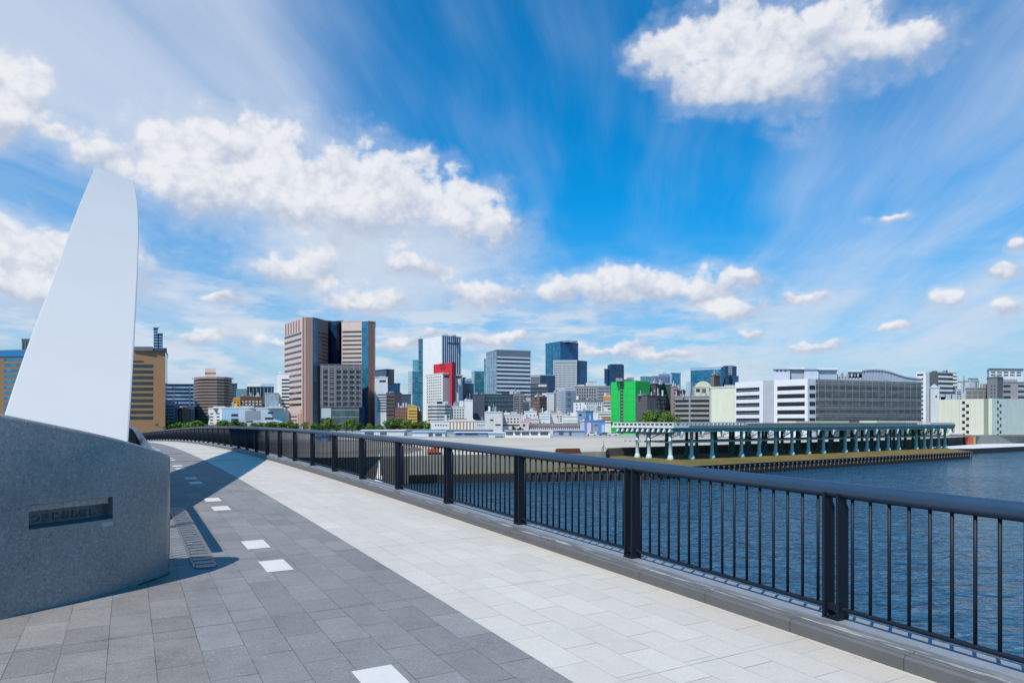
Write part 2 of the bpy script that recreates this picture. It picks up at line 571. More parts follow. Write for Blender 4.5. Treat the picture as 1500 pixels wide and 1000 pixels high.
def railing(name, label, t0, s_first, s_last, side, base_z, top, cat='railing'):
    """side +1: our right-hand railing, the plates' broad sides look along the rail"""
    root = empty(name, P(s_first, t0, 0))
    inv = Vector(root.location)
    L = lambda p: p - inv
    tag(root, label, cat)
    hr = top - .058
    ss = stations(s_first - 1.2, s_last + 1.0, 1.2)
    bm = bmesh.new()
    bm_tube(bm, [L(P(s, t0, hr)) for s in ss], .058, 16, True)
    build('handrail', bm, HANDRAIL, root)
    bm = bmesh.new()
    bm_tube(bm, [L(P(s, t0, hr - .052)) for s in ss], .018, 6, True)
    build('top_rail', bm, RAILPAINT, root)
    bm = bmesh.new()
    bm_tube(bm, [L(P(s, t0, base_z + .085)) for s in ss], .019, 8, True)
    build('bottom_rail', bm, RAILPAINT, root)

    def post_bm(i):
        bm = bmesh.new()
        s = i * SP
        x, y, h = line(s)
        u = Vector((-math.sin(h), math.cos(h), 0))      # along
        w = Vector((math.cos(h), math.sin(h), 0))       # across
        for k in (-1, 1):
            c = P(s + k * .060, t0, 0)
            # plate with a notched outer top corner
            prof = [(-.058, base_z), (.068, base_z), (.068, hr - .14), (.045, hr - .105), (.045, hr - .036), (-.058, hr - .036)]
            a = [bm.verts.new(L(c + w * q * 1.0 - u * .011 + Vector((0, 0, z)))) for q, z in prof]
            b = [bm.verts.new(L(c + w * q * 1.0 + u * .011 + Vector((0, 0, z)))) for q, z in prof]
            bm.faces.new(a)
            bm.faces.new(b[::-1])
            for j in range(len(prof)):
                bm.faces.new((a[j], a[(j + 1) % 6], b[(j + 1) % 6], b[j]))
        # foot plate, spacer and bolts
        c = L(P(s, t0, base_z + .006))
        bm_obox(bm, c, u * .072, w * .066, (0, 0, .006))
        bm_obox(bm, L(P(s, t0, base_z + .085)), u * .075, w * .022, (0, 0, .024))
        for k in (-1, 1):
            for q in (-1, 1):
                bm_tube(bm, [L(P(s + k * .028, t0 + q * .045, base_z + .01)), L(P(s + k * .028, t0 + q * .045, base_z + .034))], .011, 6)
        bmesh.ops.recalc_face_normals(bm, faces=bm.faces[:])
        return bm
    i0, i1 = int(math.ceil(s_first / SP)), int(s_last / SP)
    for i in range(i0, i1 + 1):
        build('post', post_bm(i), RAILPAINT, root)
    # balusters: one shared bar
    bm = bmesh.new()
    hb = hr - .06 - (base_z + .085)
    bm_tube(bm, [(0, 0, 0), (0, 0, hb)], .0125, 8, True)
    me = bpy.data.meshes.new('baluster')
    bm.to_mesh(me)
    bm.free()
    me.materials.append(RAILPAINT)
    cnt = 0
    rest = bmesh.new()
    for i in range(i0 - 1, i1 + 1):
        for k in range(16):
            s = i * SP + .15 + (SP - .30) * k / 15.0
            if s < s_first - 1.15 or s > s_last + .9: continue
            p = L(P(s, t0, base_z + .085))
            if cnt < 100:
                mesh_obj('baluster', me, root, p)
            else:
                bm_tube(rest, [p, p + Vector((0, 0, hb))], .0125, 5, True)
            cnt += 1
    o = build('baluster', rest, RAILPAINT, root)
    tag(o, kind='stuff')
    return root


railing('bridge_railing', 'long dark blue-grey metal railing on the kerb above the river, right of the walkway', 0.0, -2.2, 190.0, 1, .105, 1.176)
railing('bridge_railing', 'short visible end of dark railing rising behind the granite plinth beside the white fin', -4.62, 6.2, 150.0, -1, .0, 1.20)

# ---------------------------------------------------------------- granite plinth with the name niche
OUT = [(-6.6, 2.6), (-5.55, 3.55), (-4.72, 4.52), (-4.10, 5.46), (-4.0, 5.65), (-3.895, 5.845), (-3.785, 6.06), (-3.68, 6.293), (-3.645, 6.40), (-3.60, 6.58), (-3.555, 6.82), (-3.54, 7.00),
       (-3.555, 7.10), (-3.61, 7.17), (-3.72, 7.20), (-4.2, 7.10), (-5.2, 6.85), (-7.4, 6.3)]


def ptop(x, y):
    return 1.715 - .243 * (y - 5.46) - .012 * max(0, y - 6.0)


plinth = empty('granite_plinth', (-4.6, 6.0, .07))
po = Vector(plinth.location)
tag(plinth, 'big grey granite plinth with rounded nose and a recessed name panel, below the white fin', 'plinth')
NI0, NI1 = 4, 7                # outline columns that hold the niche
NB, NT = .755, .957
bm = bmesh.new()
lev = []
for (x, y) in OUT:
    zt_ = ptop(x, y)
    zs = [0.0, .38, NB, NT, zt_ - .035, zt_ - .010, zt_]
    inn = Vector((-5.2, 6.2, 0)) - Vector((x, y, 0))
    inn.normalize()
    ins = [.012, .002, 0, 0, 0, .010, .034]
    lev.append([bm.verts.new(Vector((x, y, z)) + inn * k - po) for z, k in zip(zs, ins)])
n = len(OUT)
for i in range(n - 1):
    for j in range(6):
        if NI0 <= i < NI1 and j == 2: continue
        f = bm.faces.new((lev[i][j], lev[i + 1][j], lev[i + 1][j + 1], lev[i][j + 1]))
        f.smooth = True
bm.faces.new([l[-1] for l in lev])
# closing back wall
for j in range(6):
    bm.faces.new((lev[-1][j], lev[0][j], lev[0][j + 1], lev[-1][j + 1]))
bmesh.ops.recalc_face_normals(bm, faces=bm.faces[:])
build('stone_body', bm, GRANITE, plinth)
# niche: the inner box follows the curved face
fw = (Vector((*OUT[NI1], 0)) - Vector((*OUT[NI0], 0)))
al = fw.normalized()
nin = Vector((-al.y, al.x, 0))             # into the stone
bm = bmesh.new()
cols = []
for i in range(NI0, NI1 + 1):
    p = Vector((*OUT[i], 0))
    a = (p - Vector((*OUT[NI0], 0))).dot(al)
    b = Vector((*OUT[NI0], 0)) + al * a + nin * .12
    cols.append([bm.verts.new(Vector((p.x, p.y, NB)) - po), bm.verts.new(Vector((b.x, b.y, NB + .02)) - po),
                 bm.verts.new(Vector((b.x, b.y, NT)) - po), bm.verts.new(Vector((p.x, p.y, NT)) - po)])
for i in range(len(cols) - 1):
    for j in range(3):
        bm.faces.new((cols[i][j], cols[i + 1][j], cols[i + 1][j + 1], cols[i][j + 1]))
bm.faces.new(cols[0])
bm.faces.new(cols[-1][::-1])
NICHE = granite_mat((.13, .14, .15), .4)
niche = build('name_niche', bm, NICHE, plinth)
bm = bmesh.new()                            # pale strip painting in the lit upper third of the niche
c0 = Vector((*OUT[NI0], 0)) + fw * .5
bm_obox(bm, c0 + nin * .075 + Vector((0, 0, NT - .033)) - po, al * (fw.length / 2 - .012), nin * .03, (0, 0, .026))
build('lit_band', bm, granite_mat((.34, .33, .32), .5), niche)
cu = bpy.data.curves.new('lettering', 'FONT')
cu.body = 'つきじおおはし'
cu.size = .080
cu.extrude = .004
cu.align_x = 'CENTER'
to = bpy.data.objects.new('tmp', cu)
col.objects.link(to)
bpy.context.view_layer.update()
tm = bpy.data.meshes.new_from_object(to.evaluated_get(bpy.context.evaluated_depsgraph_get()))
bpy.data.objects.remove(to)
tm.materials.clear()
tm.materials.append(paint((.085, .092, .100), rough=.45))
lo = mesh_obj('lettering', tm, niche)
mx = Matrix((al, (0, 0, 1), -nin)).transposed().to_4x4()
mx.translation = c0 + nin * .112 + Vector((0, 0, NB + .042)) - po
lo.matrix_local = mx
bm = bmesh.new()                            # small pale label plate below the niche
pc = Vector((*OUT[NI1], 0)) - al * .055
bm_obox(bm, pc - nin * .003 + Vector((0, 0, NB - .042)) - po, al * .050, nin * .004, (0, 0, .020))
build('label_plate', bm, paint((.42, .43, .42), rough=.5), plinth)
bm = bmesh.new()                            # dark joint where the stone meets the paving
for i in range(9, 12):
    a, b = Vector((*OUT[i], .072)), Vector((*OUT[i + 1], .078))
    w = (b - a).cross(Vector((0, 0, 1))).normalized() * .004
    bm_obox(bm, (a + b) / 2 - po + w, (b - a) / 2, w, (0, 0, .007))
build('base_joint', bm, OPEN, plinth)

# ---------------------------------------------------------------- white arch rib
ARCH = dict(a=.515, b=.0023)


def arch_z(u):                  # height of the right top edge above the deck line level at its foot
    k = 36.0
    if u <= k: return 1.42 + .497 * u - .00225 * u * u
    v = u - k
    zk = 1.42 + .497 * k - .00225 * k * k
    a, b = .497 - .0045 * k, .17
    if v < 3: return zk + a * v - (a - b) * v * v / 6
    return zk + (a + b) * 1.5 + b * (v - 3) - .00142 * (v - 3) ** 2


RIB = [(-2.0, -4.83, -6.38), (0.0, -4.73, -6.36), (2.0, -4.65, -6.33), (4.0, -4.58, -6.28), (6.0, -4.51, -6.22), (8.0, -4.44, -6.18), (10.0, -4.38, -6.15), (13.0, -4.29, -6.12), (16.0, -4.23, -6.08), (20.0, -4.16, -6.03), (25.0, -4.12, -6.0), (30.0, -4.07, -6.01), (36.0, -4.0, -6.07)]


def rib_edges(u):               # where the right and left edges of the rib lie, by distance along it
    if u <= RIB[0][0]: return RIB[0][1:]
    for a, b in zip(RIB, RIB[1:]):
        if u <= b[0]:
            f = (u - a[0]) / (b[0] - a[0])
            return a[1] + (b[1] - a[1]) * f, a[2] + (b[2] - a[2]) * f
    return RIB[-1][1:]


def arch_pt(u, k):              # k 0: right top, 1: left top, 2: left bottom, 3: right bottom
    s = 8.85 + u
    x = X0 - math.sin(H0 + .012) * s
    y = Y0 + math.cos(H0 + .012) * s
    w = Vector((math.cos(H0), math.sin(H0), 0))
    g = min(max(u / 45.0, -.1), 1.0)
    tr, tl = rib_edges(u)
    z = arch_z(u) + .12
    base = Vector((x, y, 0))
    lift = .45 * g + .10
    d = 1.5
    if k == 0: return base + w * tr + Vector((0, 0, z))
    if k == 1: return base + w * tl + Vector((0, 0, z + lift))
    if k == 2: return base + w * (tl + .25) + Vector((0, 0, z + lift - d))
    return base + w * (tr - .10) + Vector((0, 0, z - d))


arch = empty('arch_rib', P(8.0, -5.7, 0))
ao = Vector(arch.location)
tag(arch, 'tall smooth white fin of the bridge arch rising behind the granite plinth', 'arch')
bm = bmesh.new()
us = [-2.8 + i * 1.3 for i in range(29)] + [35.4 + i * .4 for i in range(12)] + [41 + i * 1.6 for i in range(117)]
rows = []
for u in us:
    q = [arch_pt(u, k) for k in range(4)]
    e = .03
    ring = []
    for i in range(4):
        p, a, b = q[i], q[i - 1], q[(i + 1) % 4]
        ring.append(p + (a - p).normalized() * e)
        ring.append(p + (p - p) + ((a - p).normalized() + (b - p).normalized()) * e * .30)
        ring.append(p + (b - p).normalized() * e)
    mid = (q[0] + q[1]) / 2 + Vector((0, 0, .05))
    rows.append([bm.verts.new(p - ao) for p in ring])
m = len(rows[0])
for i in range(len(rows) - 1):
    for j in range(m):
        f = bm.faces.new((rows[i][j], rows[i][(j + 1) % m], rows[i + 1][(j + 1) % m], rows[i + 1][j]))
        f.smooth = False
bm.faces.new(rows[0])
bm.faces.new(rows[-1][::-1])
bmesh.ops.recalc_face_normals(bm, faces=bm.faces[:])
build('rib', bm, ARCHWHITE, arch)
bm = bmesh.new()
bm_obox(bm, P(6.4, -5.7, .2) - ao, (P(7.4, -5.7, 0) - P(6.4, -5.7, 0)), (P(6.4, -4.95, 0) - P(6.4, -5.7, 0)), (0, 0, .2))
build('foot_block', bm, GRANITE, arch)

# ---------------------------------------------------------------- water, land, quay
bm = bmesh.new()
NXW = [(-1400, -700), (1800, -700), (1800, 700), (-1400, 700)]
bm.faces.new([bm.verts.new((x, y, WATER)) for x, y in NXW])
o = build('river_water', bm, water_mat())
o['kind'] = 'structure'

U = Vector((.834, .552, 0)).normalized()    # direction of the jetty
V = Vector((.552, -.834, 0)).normalized()   # towards the river
J0 = at(983, 147)
J1 = J0 + U * 119.5
wall_line = [Vector((-420, 95, 0)), Vector((-60, 112, 0)), at(600, 123), at(640, 125), at(887, 142), J0 - V * 17 - U * 3, J1 - V * 17 + U * 4, at(1440, 292), at(1570, 300), Vector((900, 420, 0))]
edge_line = [at(640, 124.7), at(775, 128.5), J0 + V * 8 - U * 12, J0 + V * 8, J1 + V * 6 + U * 5, J1 + V * 2 + U * 9]
bm = bmesh.new()
fr = [bm.verts.new((p.x, p.y, GROUND)) for p in wall_line]
bk = [bm.verts.new((p[0], p[1], GROUND)) for p in ((6000, 9000), (-6000, 9000), (-6000, 95))]
bm.faces.new(fr + bk)
SITE = ground_mat((.30, .29, .27), (.40, .385, .36), .03, .2)
o = build('city_ground', bm, SITE)
o['kind'] = 'structure'
# pale concrete apron of the cleared market site
bm = bmesh.new()
ap = [Vector((-100, 111.5, 0)), at(640, 125.3), at(887, 142.4), J0 - V * 17.5 - U * 3, J1 - V * 17.5, at(1330, 262), at(700, 258), at(470, 250)]
bm.faces.new([bm.verts.new((p.x, p.y, GROUND + .02)) for p in ap])
o = build('concrete_apron', bm, CONCRETE)
o['kind'] = 'structure'


bm = bmesh.new()
er = [Vector((-96, 112, 0)), at(505, 118), at(585, 123.5), at(620, 150), at(590, 215), at(500, 238), at(420, 236)]
bm.faces.new([bm.verts.new((p.x, p.y, GROUND + .04)) for p in er])
o = build('bare_earth', bm, ground_mat((.15, .115, .085), (.24, .20, .16), .09, .6))
o['kind'] = 'structure'


def wall_strip(name, pts, z0, z1, mat, kind=None):
    bm = bmesh.new()
    a = [bm.verts.new((p.x, p.y, z0)) for p in pts]
    b = [bm.verts.new((p.x, p.y, z1)) for p in pts]
    for i in range(len(pts) - 1): bm.faces.new((a[i], a[i + 1], b[i + 1], b[i]))
    o = build(name, bm, mat)
    return o


QUAYTAN = paint((.36, .31, .22), rough=.9, var=.3, scale=.25, streak=.35)
QUAYDARK = paint((.035, .032, .03), rough=.9, var=.5, scale=.6, streak=.5)
o = wall_strip('quay_wall', [Vector((-420, 95, 0)), Vector((-60, 112, 0)), at(600, 123)], -9.6, GROUND - .005, paint((.13, .11, .085), rough=.9, var=.4, scale=.3, streak=.4))
tag(o, 'dark brown streaked quay wall behind the railing, left of the tan quay wall', 'wall')
o = wall_strip('quay_wall', [at(600, 123), at(640, 125), at(887, 142)], -8.0, GROUND - .005, QUAYTAN)
tag(o, 'weathered tan concrete quay wall seen through the railing, left of the jetty', 'wall')
o = wall_strip('retaining_wall', [at(887, 142), J0 - V * 17 - U * 3, J1 - V * 17 + U * 4], -9, GROUND - .005, paint((.11, .10, .085), var=.4, streak=.3))  # shade below the deck is put into the wall's dark colour
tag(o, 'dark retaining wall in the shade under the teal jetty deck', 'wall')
# grass ledge, sloping to the river edge
bm = bmesh.new()
lz = [-8.05, -8.0, -7.75, -7.5, -7.75, -7.8]
up = [(at(640, 125), -8.0), (at(775, 134), -7.9), (at(887, 142), -7.0), (J0 - V * 17 - U * 3, -6.5), (J1 - V * 17 + U * 4, -6.6), (J1 - V * 17 + U * 10, -7.0)]
ue = [bm.verts.new((p.x, p.y, z)) for p, z in up]
mid = [bm.verts.new((p.x, p.y, z)) for p, z in zip([at(640, 124.9), at(775, 131), J0 - U * 13 + V * 1, J0, J1 + U * 3, J1 + U * 9], [-8.02, -7.9, -7.0, -6.6, -6.6, -7.4])]
ed = [bm.verts.new((p.x, p.y, z)) for p, z in zip(edge_line, lz)]
for i in range(5):
    bm.faces.new((ue[i], mid[i], mid[i + 1], ue[i + 1]))
    bm.faces.new((mid[i], ed[i], ed[i + 1], mid[i + 1]))
bmesh.ops.recalc_face_normals(bm, faces=bm.faces[:])
GRASSY = ground_mat((.105, .10, .016), (.20, .125, .035), .16, .9)
o = build('grass_bank', bm, GRASSY)
o['kind'] = 'structure'
bm = bmesh.new()
a = [bm.verts.new((p.x, p.y, WATER - 1)) for p in edge_line]
b = [bm.verts.new((p.x, p.y, z)) for p, z in zip(edge_line, lz)]
for i in range(5): bm.faces.new((a[i], a[i + 1], b[i + 1], b[i]))
o = build('river_wall', bm, QUAYDARK)
tag(o, 'black stained river wall below the grass bank of the jetty', 'wall')
# weathered timber kerb along the edge
bm = bmesh.new()
for i in range(1, 5):
    p, q = edge_line[i].copy(), edge_line[i + 1].copy()
    p.z, q.z = lz[i] + .1, lz[i + 1] + .1
    d = (q - p).normalized()
    w = d.cross(Vector((0, 0, 1))).normalized()
    bm_obox(bm, (p + q) / 2 + w * .0, (q - p) / 2, w * .25, (0, 0, .07))
o = build('edge_beam', bm, paint((.26, .17, .11), var=.6, scale=1.2))
tag(o, 'long weathered concrete beam capping the river wall along the grass bank', 'beam')
# mooring piles in front of the river wall
bm = bmesh.new()
bm_tube(bm, [(0, 0, -1), (0, 0, 1.55)], [.12, .12], 8)
pile_me = bpy.data.meshes.new('mooring_pile')
bm.to_mesh(pile_me)
bm.free()
pile_me.materials.append(paint((.03, .026, .024), rough=.9, var=.5, scale=2))
bm = bmesh.new()
bm_obox(bm, (.05, .12, 1.0), (.10, .05, 0), (.0, .08, 0), (.16, .0, .42))
bm_obox(bm, (0, 0, 1.62), (.13, 0, 0), (0, .13, 0), (0, 0, .07))
cap_me = bpy.data.meshes.new('pile_cap')
bm.to_mesh(cap_me)
bm.free()
cap_me.materials.append(paint((.25, .22, .20), rough=.9, var=.5, scale=2))
tot = []
for i in range(1, 5):
    p, q = edge_line[i], edge_line[i + 1]
    L_ = (q - p).length
    k = 0
    while k * 1.75 < L_:
        f = k * 1.75 / L_
        w = (q - p).normalized().cross(Vector((0, 0, 1))).normalized()
        tot.append((p.lerp(q, f) + w * .45, lz[i] * (1 - f) + lz[i + 1] * f, math.atan2((q - p).y, (q - p).x)))
        k += 1
for p, z, a in tot:
    o = mesh_obj('mooring_pile', pile_me, None, (p.x, p.y, WATER + .25), (0, 0, a))
    tag(o, 'short dark mooring pile with a pale cap standing along the black river wall', 'pile', 'mooring piles along the river wall of the jetty')
    mesh_obj('pile_cap', cap_me, o, (0, 0, 0))

# right-hand quay
rq = [J1 - V * 17 + U * 4, at(1405, 240), at(1425, 241), at(1500, 262), at(1600, 290), Vector((420, 470, 0))]
bm = bmesh.new()
fr = [bm.verts.new((p.x, p.y, -7.9)) for p in rq]
bk = [bm.verts.new((p.x, p.y, -7.9)) for p in (at(1640, 330), at(1440, 292))]
bm.faces.new([fr[0], fr[1], fr[2], fr[3], fr[4], bk[0], bk[1]])
o = build('quay_promenade', bm, ground_mat((.60, .59, .56), (.66, .65, .62), .1, .1))
o['kind'] = 'structure'
o = wall_strip('promenade_wall', rq[:5], WATER - 1, -7.95, QUAYDARK)
tag(o, 'dark river wall below the pale promenade at the right edge of the photo', 'wall')
# hoarding behind the promenade
bm = bmesh.new()
for a_, b_ in ((at(1388, 283), at(1440, 290)), (at(1440, 290), at(1540, 306)), (at(1540, 306), at(1640, 325))):
    d = b_ - a_
    w = d.normalized().cross(Vector((0, 0, 1)))
    bm_obox(bm, (a_ + b_) / 2 + Vector((0, 0, -6.0)), d / 2, w * .15, (0, 0, 1.95))
o = build('site_hoarding', bm, paint((.24, .23, .21), var=.15, scale=.3, streak=.35))
tag(o, 'long brown-grey hoarding wall behind the pale promenade below the cream warehouse', 'fence')
# red lattice pier on the promenade
k0 = empty('red_kiosk', at(1418, 281, -7.9))
tag(k0, 'small red and orange kiosk against the hoarding at the end of the jetty', 'kiosk')
bm = bmesh.new()
bm_box(bm, -1.6, 1.6, -.9, .9, 0, 3.4)
build('cabin', bm, paint((.42, .10, .05), var=.4, scale=1.2), k0)
bm = bmesh.new()
bm_box(bm, 1.62, 2.5, -.9, .9, 0, 3.3)
build('side_panel', bm, paint((.50, .27, .10), var=.3, scale=1.2), k0)
bm = bmesh.new()
for i in range(5):
    bm_tube(bm, [(-1.5 + i * .75, 0, 3.4), (-1.5 + i * .75, 0, 4.2)], .06, 5)
bm_tube(bm, [(-1.5, 0, 4.1), (1.5, 0, 4.1)], .05, 5)
build('roof_rail', bm, RED, k0)

# ---------------------------------------------------------------- teal steel jetty
jet = empty('steel_jetty', (J0.x, J0.y, -6.6), math.atan2(U.y, U.x))
tag(jet, 'long raised teal steel jetty on rows of round columns above the grass bank', 'jetty')
JI = Matrix.Rotation(-math.atan2(U.y, U.x), 4, 'Z')


def jl(p):                      # world to jetty-local x along, y back
    q = JI @ (Vector((p.x, p.y, 0)) - Vector((J0.x, J0.y, 0)))
    return q.x, q.y


bm = bmesh.new()
bm_tube(bm, [(0, 0, -.3), (0, 0, .25), (0, 0, .95), (0, 0, 3.95), (0, 0, 4.0), (0, 0, 4.2), (0, 0, 4.22), (0, 0, 5.95)],
        [.62, .62, .42, .38, .47, .47, .37, .36], 12)
col_me = bpy.data.meshes.new('column')
bm.to_mesh(col_me)
bm.free()
bm = bmesh.new()
bm_tube(bm, [(0, 0, -.3), (0, 0, .3), (0, 0, 1.0)], [.72, .70, .44], 12)
base_me = bpy.data.meshes.new('column_base')
bm.to_mesh(base_me)
bm.free()
base_shade = base_me.copy()
base_me.materials.append(TEALPALE)
base_shade.materials.append(TEALSHADE)  # bases of the rear rows carry painted shade
bm = bmesh.new()
bm_tube(bm, [(0, 0, 0), (0, 0, .25), (0, 0, 1.0), (0, 0, 1.35)], [.22, .32, .50, .52], 10)
cor_me = bpy.data.meshes.new('corbel')
bm.to_mesh(cor_me)
bm.free()
cor_me.materials.append(paint((.74, .76, .72), var=.15, scale=2))
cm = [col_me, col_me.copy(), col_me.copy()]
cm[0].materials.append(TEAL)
cm[1].materials.append(TEALSHADE)
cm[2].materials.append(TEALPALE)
fx = [982, 1013, 1043, 1086, 1112, 1136, 1160, 1184, 1206, 1238, 1254, 1270, 1286, 1301, 1316, 1342, 1354, 1364, 1375, 1384]
xs = []
for px in fx:                   # where the sight line crosses the front row
    k = (px - 750) / 1000.0
    f = (k * J0.y - J0.x) / (U.x - k * U.y)
    xs.append(f)
for i, x in enumerate(xs):
    c = mesh_obj('column', cm[2] if i == 0 else cm[0], jet, (x, 0, 0))
    mesh_obj('column_base', base_me, c, (0, 0, 0))
    mesh_obj('corbel', cor_me, jet, (x + 1.4, -1.78, 4.70))
for y in (6.6, 10.3):
    c = mesh_obj('column', cm[2], jet, (0, y, 0))
    mesh_obj('column_base', base_me, c)
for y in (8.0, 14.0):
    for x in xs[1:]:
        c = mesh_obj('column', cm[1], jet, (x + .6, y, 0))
        mesh_obj('column_base', base_shade, c)
LJ = xs[-1] + 2.0
bm = bmesh.new()
bm_box(bm, -1.6, LJ, -2.2, 17, 6.75, 7.35)
build('deck_slab', bm, paint((.16, .22, .21), var=.3, streak=.2), jet)
bm = bmesh.new()
bm_box(bm, -1.5, LJ - .1, -2.0, -1.5, 5.95, 6.74)
bm_box(bm, -1.5, LJ - .1, -2.15, -1.49, 6.55, 6.66)
bm_box(bm, -1.5, LJ - .1, -2.15, -1.49, 5.94, 6.04)
build('front_beam', bm, paint((.12, .24, .245), rough=.5, var=.25, scale=.5), jet)
bm = bmesh.new()
for y in (-.25, 7.8, 13.8):
    bm_box(bm, -.4, LJ - .4, y, y + .5, 5.9, 6.74)
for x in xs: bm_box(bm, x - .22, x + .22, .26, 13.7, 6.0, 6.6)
build('cross_beam', bm, TEALSHADE, jet)
bm = bmesh.new()
bm_box(bm, .3, xs[-1], -.16, .16, 3.55, 3.95)
bm_box(bm, .3, xs[-1], 7.85, 8.15, 3.55, 3.95)
build('tie_beam', bm, paint((.19, .33, .31), var=.2), jet)
bm = bmesh.new()
bm_box(bm, -.15, .15, .3, 15.4, 3.6, 3.85)
build('end_tie', bm, TEALPALE, jet)
bm = bmesh.new()
for i in range(len(xs) - 1):
    if i % 2 == 0:
        bm_tube(bm, [(xs[i], .1, 5.8), (xs[i + 1], 7.9, 3.9)], .10, 5)
    bm_tube(bm, [(xs[i], 8.0, 3.7), (xs[i + 1], 8.0, 5.9)], .09, 5)
for x in xs: bm_tube(bm, [(x, 0, 3.8), (x, 8, 3.8)], .12, 5)
build('bracing', bm, TEALSHADE, jet)
# ribs under the overhanging end and its white fascia
bm = bmesh.new()
for i in range(11):
    y = -1.2 + i * 1.62
    bm_obox(bm, (-1.55, y, 6.35), (.25, 0, 0), (0, .24, 0), (.25, 0, .38))
build('end_corbel', bm, paint((.55, .60, .58), var=.15), jet)
bm = bmesh.new()
bm_box(bm, -.9, -.6, -1.4, 16.5, 5.6, 6.6)
build('end_beam', bm, paint((.06, .20, .17), var=.2), jet)
bm = bmesh.new()
bm_box(bm, -1.75, -1.6, -2.2, 17, 6.85, 7.3)
bm_box(bm, -1.75, 3.0, -2.35, -2.2, 6.9, 7.3)
build('white_fascia', bm, WHITE, jet)
bm = bmesh.new()
def parapet(x0, x1, y0, y1, n, h=.72):
    for i in range(n + 1):
        f = i / n
        bm_box(bm, x0 + (x1 - x0) * f - .2, x0 + (x1 - x0) * f + .2, y0 + (y1 - y0) * f - .2, y0 + (y1 - y0) * f + .2, 7.35, 7.35 + h - .25)
    bm_box(bm, min(x0, x1) - .22, max(x0, x1) + .22, min(y0, y1) - .22, max(y0, y1) + .22, 7.35 + h - .25, 7.35 + h)
parapet(-1.4, -1.4, -2.0, 16.6, 14)
parapet(-1.4 + .7, 22, -2.0, -2.0, 18)
build('parapet', bm, OFFWHITE, jet)
bm = bmesh.new()
parapet(23, 100, -1.95, -1.95, 80, .55)
build('kerb_rail', bm, paint((.30, .28, .24), var=.3), jet)
bm = bmesh.new()
bm_box(bm, 46, 70, 1, 6, 7.36, 8.35)
bm_box(bm, 84, 108, 1, 6, 7.36, 8.45)
build('deck_cabin', bm, CREAM, jet)
bm = bmesh.new()
bm_box(bm, 108.3, LJ, -1.9, -1.7, 7.36, 7.9)
for i in range(14): bm_box(bm, 96 + i, 96.2 + i, -1.4, -1.2, 7.36, 8.3)
build('stair_rail', bm, OFFWHITE, jet)

# ---------------------------------------------------------------- buildings
_unit = {}


def unit(mat):
    if mat not in _unit:
        bm = bmesh.new()
        bm_box(bm, -.5, .5, -.5, .5, -.5, .5)
        me = bpy.data.meshes.new('pane')
        bm.to_mesh(me)
        bm.free()
        me.materials.append(mat)
        _unit[mat] = me
    return _unit[mat]


def rc(pl, pc, pr, d, rot=33.5):
    """left end, near corner, right end of a block turned by rot degrees"""
    a = R(rot)
    c = at(pc, d)
    out = []
    for px, u in ((pl, Vector((-math.sin(a), math.cos(a)))), (pc, None), (pr, Vector((math.cos(a), math.sin(a))))):
        if u is None or px == pc:
            if px == pc and u is not None: continue
            out.append((px, d))
            continue
        k = (px - 750) / 1000.0
        f = (k * c.y - c.x) / (u.x - k * u.y)
        out.append((px, c.y + f * u.y))
    return out


def prism(root, name, chain, z0, z1, mats, back=20.0, roof=None, z1b=None):
    ro = Vector(root.location)
    pts = [at(px, d) for px, d in chain]
    bk = [p * (1 + back / p.y) for p in pts[::-1]]
    if len(pts) > 4:
        bk = [bk[0], bk[-1]]
    allp = pts + bk
    n, m = len(allp), len(pts)
    bm = bmesh.new()
    a = [bm.verts.new((p.x - ro.x, p.y - ro.y, z0 - ro.z)) for p in allp]
    b = [bm.verts.new((p.x - ro.x, p.y - ro.y, z1 - ro.z)) for p in allp]
    ml = mats if isinstance(mats, list) else [mats]
    for i in range(n):
        f = bm.faces.new((a[i], a[(i + 1) % n], b[(i + 1) % n], b[i]))
        f.material_index = min(i, len(ml) - 1) if i < m - 1 else len(ml) - 1
    f = bm.faces.new(b)
    f.material_index = len(ml)
    bmesh.ops.recalc_face_normals(bm, faces=bm.faces[:])
    o = build(name, bm, ml + [roof or ROOFGREY], root)
    if roof is None and z1 - z0 > 5 and len(pts) <= 4:      # parapet upstand
        h = .5
        bm = bmesh.new()
        for i in range(n):
            p, q = allp[i], allp[(i + 1) % n]
            d = q - p
            if d.length < .5: continue
            u = d.normalized()
            w = Vector((u.y, -u.x, 0)) * .22
            bm_obox(bm, (p + q) / 2 - ro + Vector((0, 0, z1 + h * .5)), d / 2 + u * .1, w, (0, 0, h * .5 + .01))
        build('parapet', bm, ml[0], o)
    return o


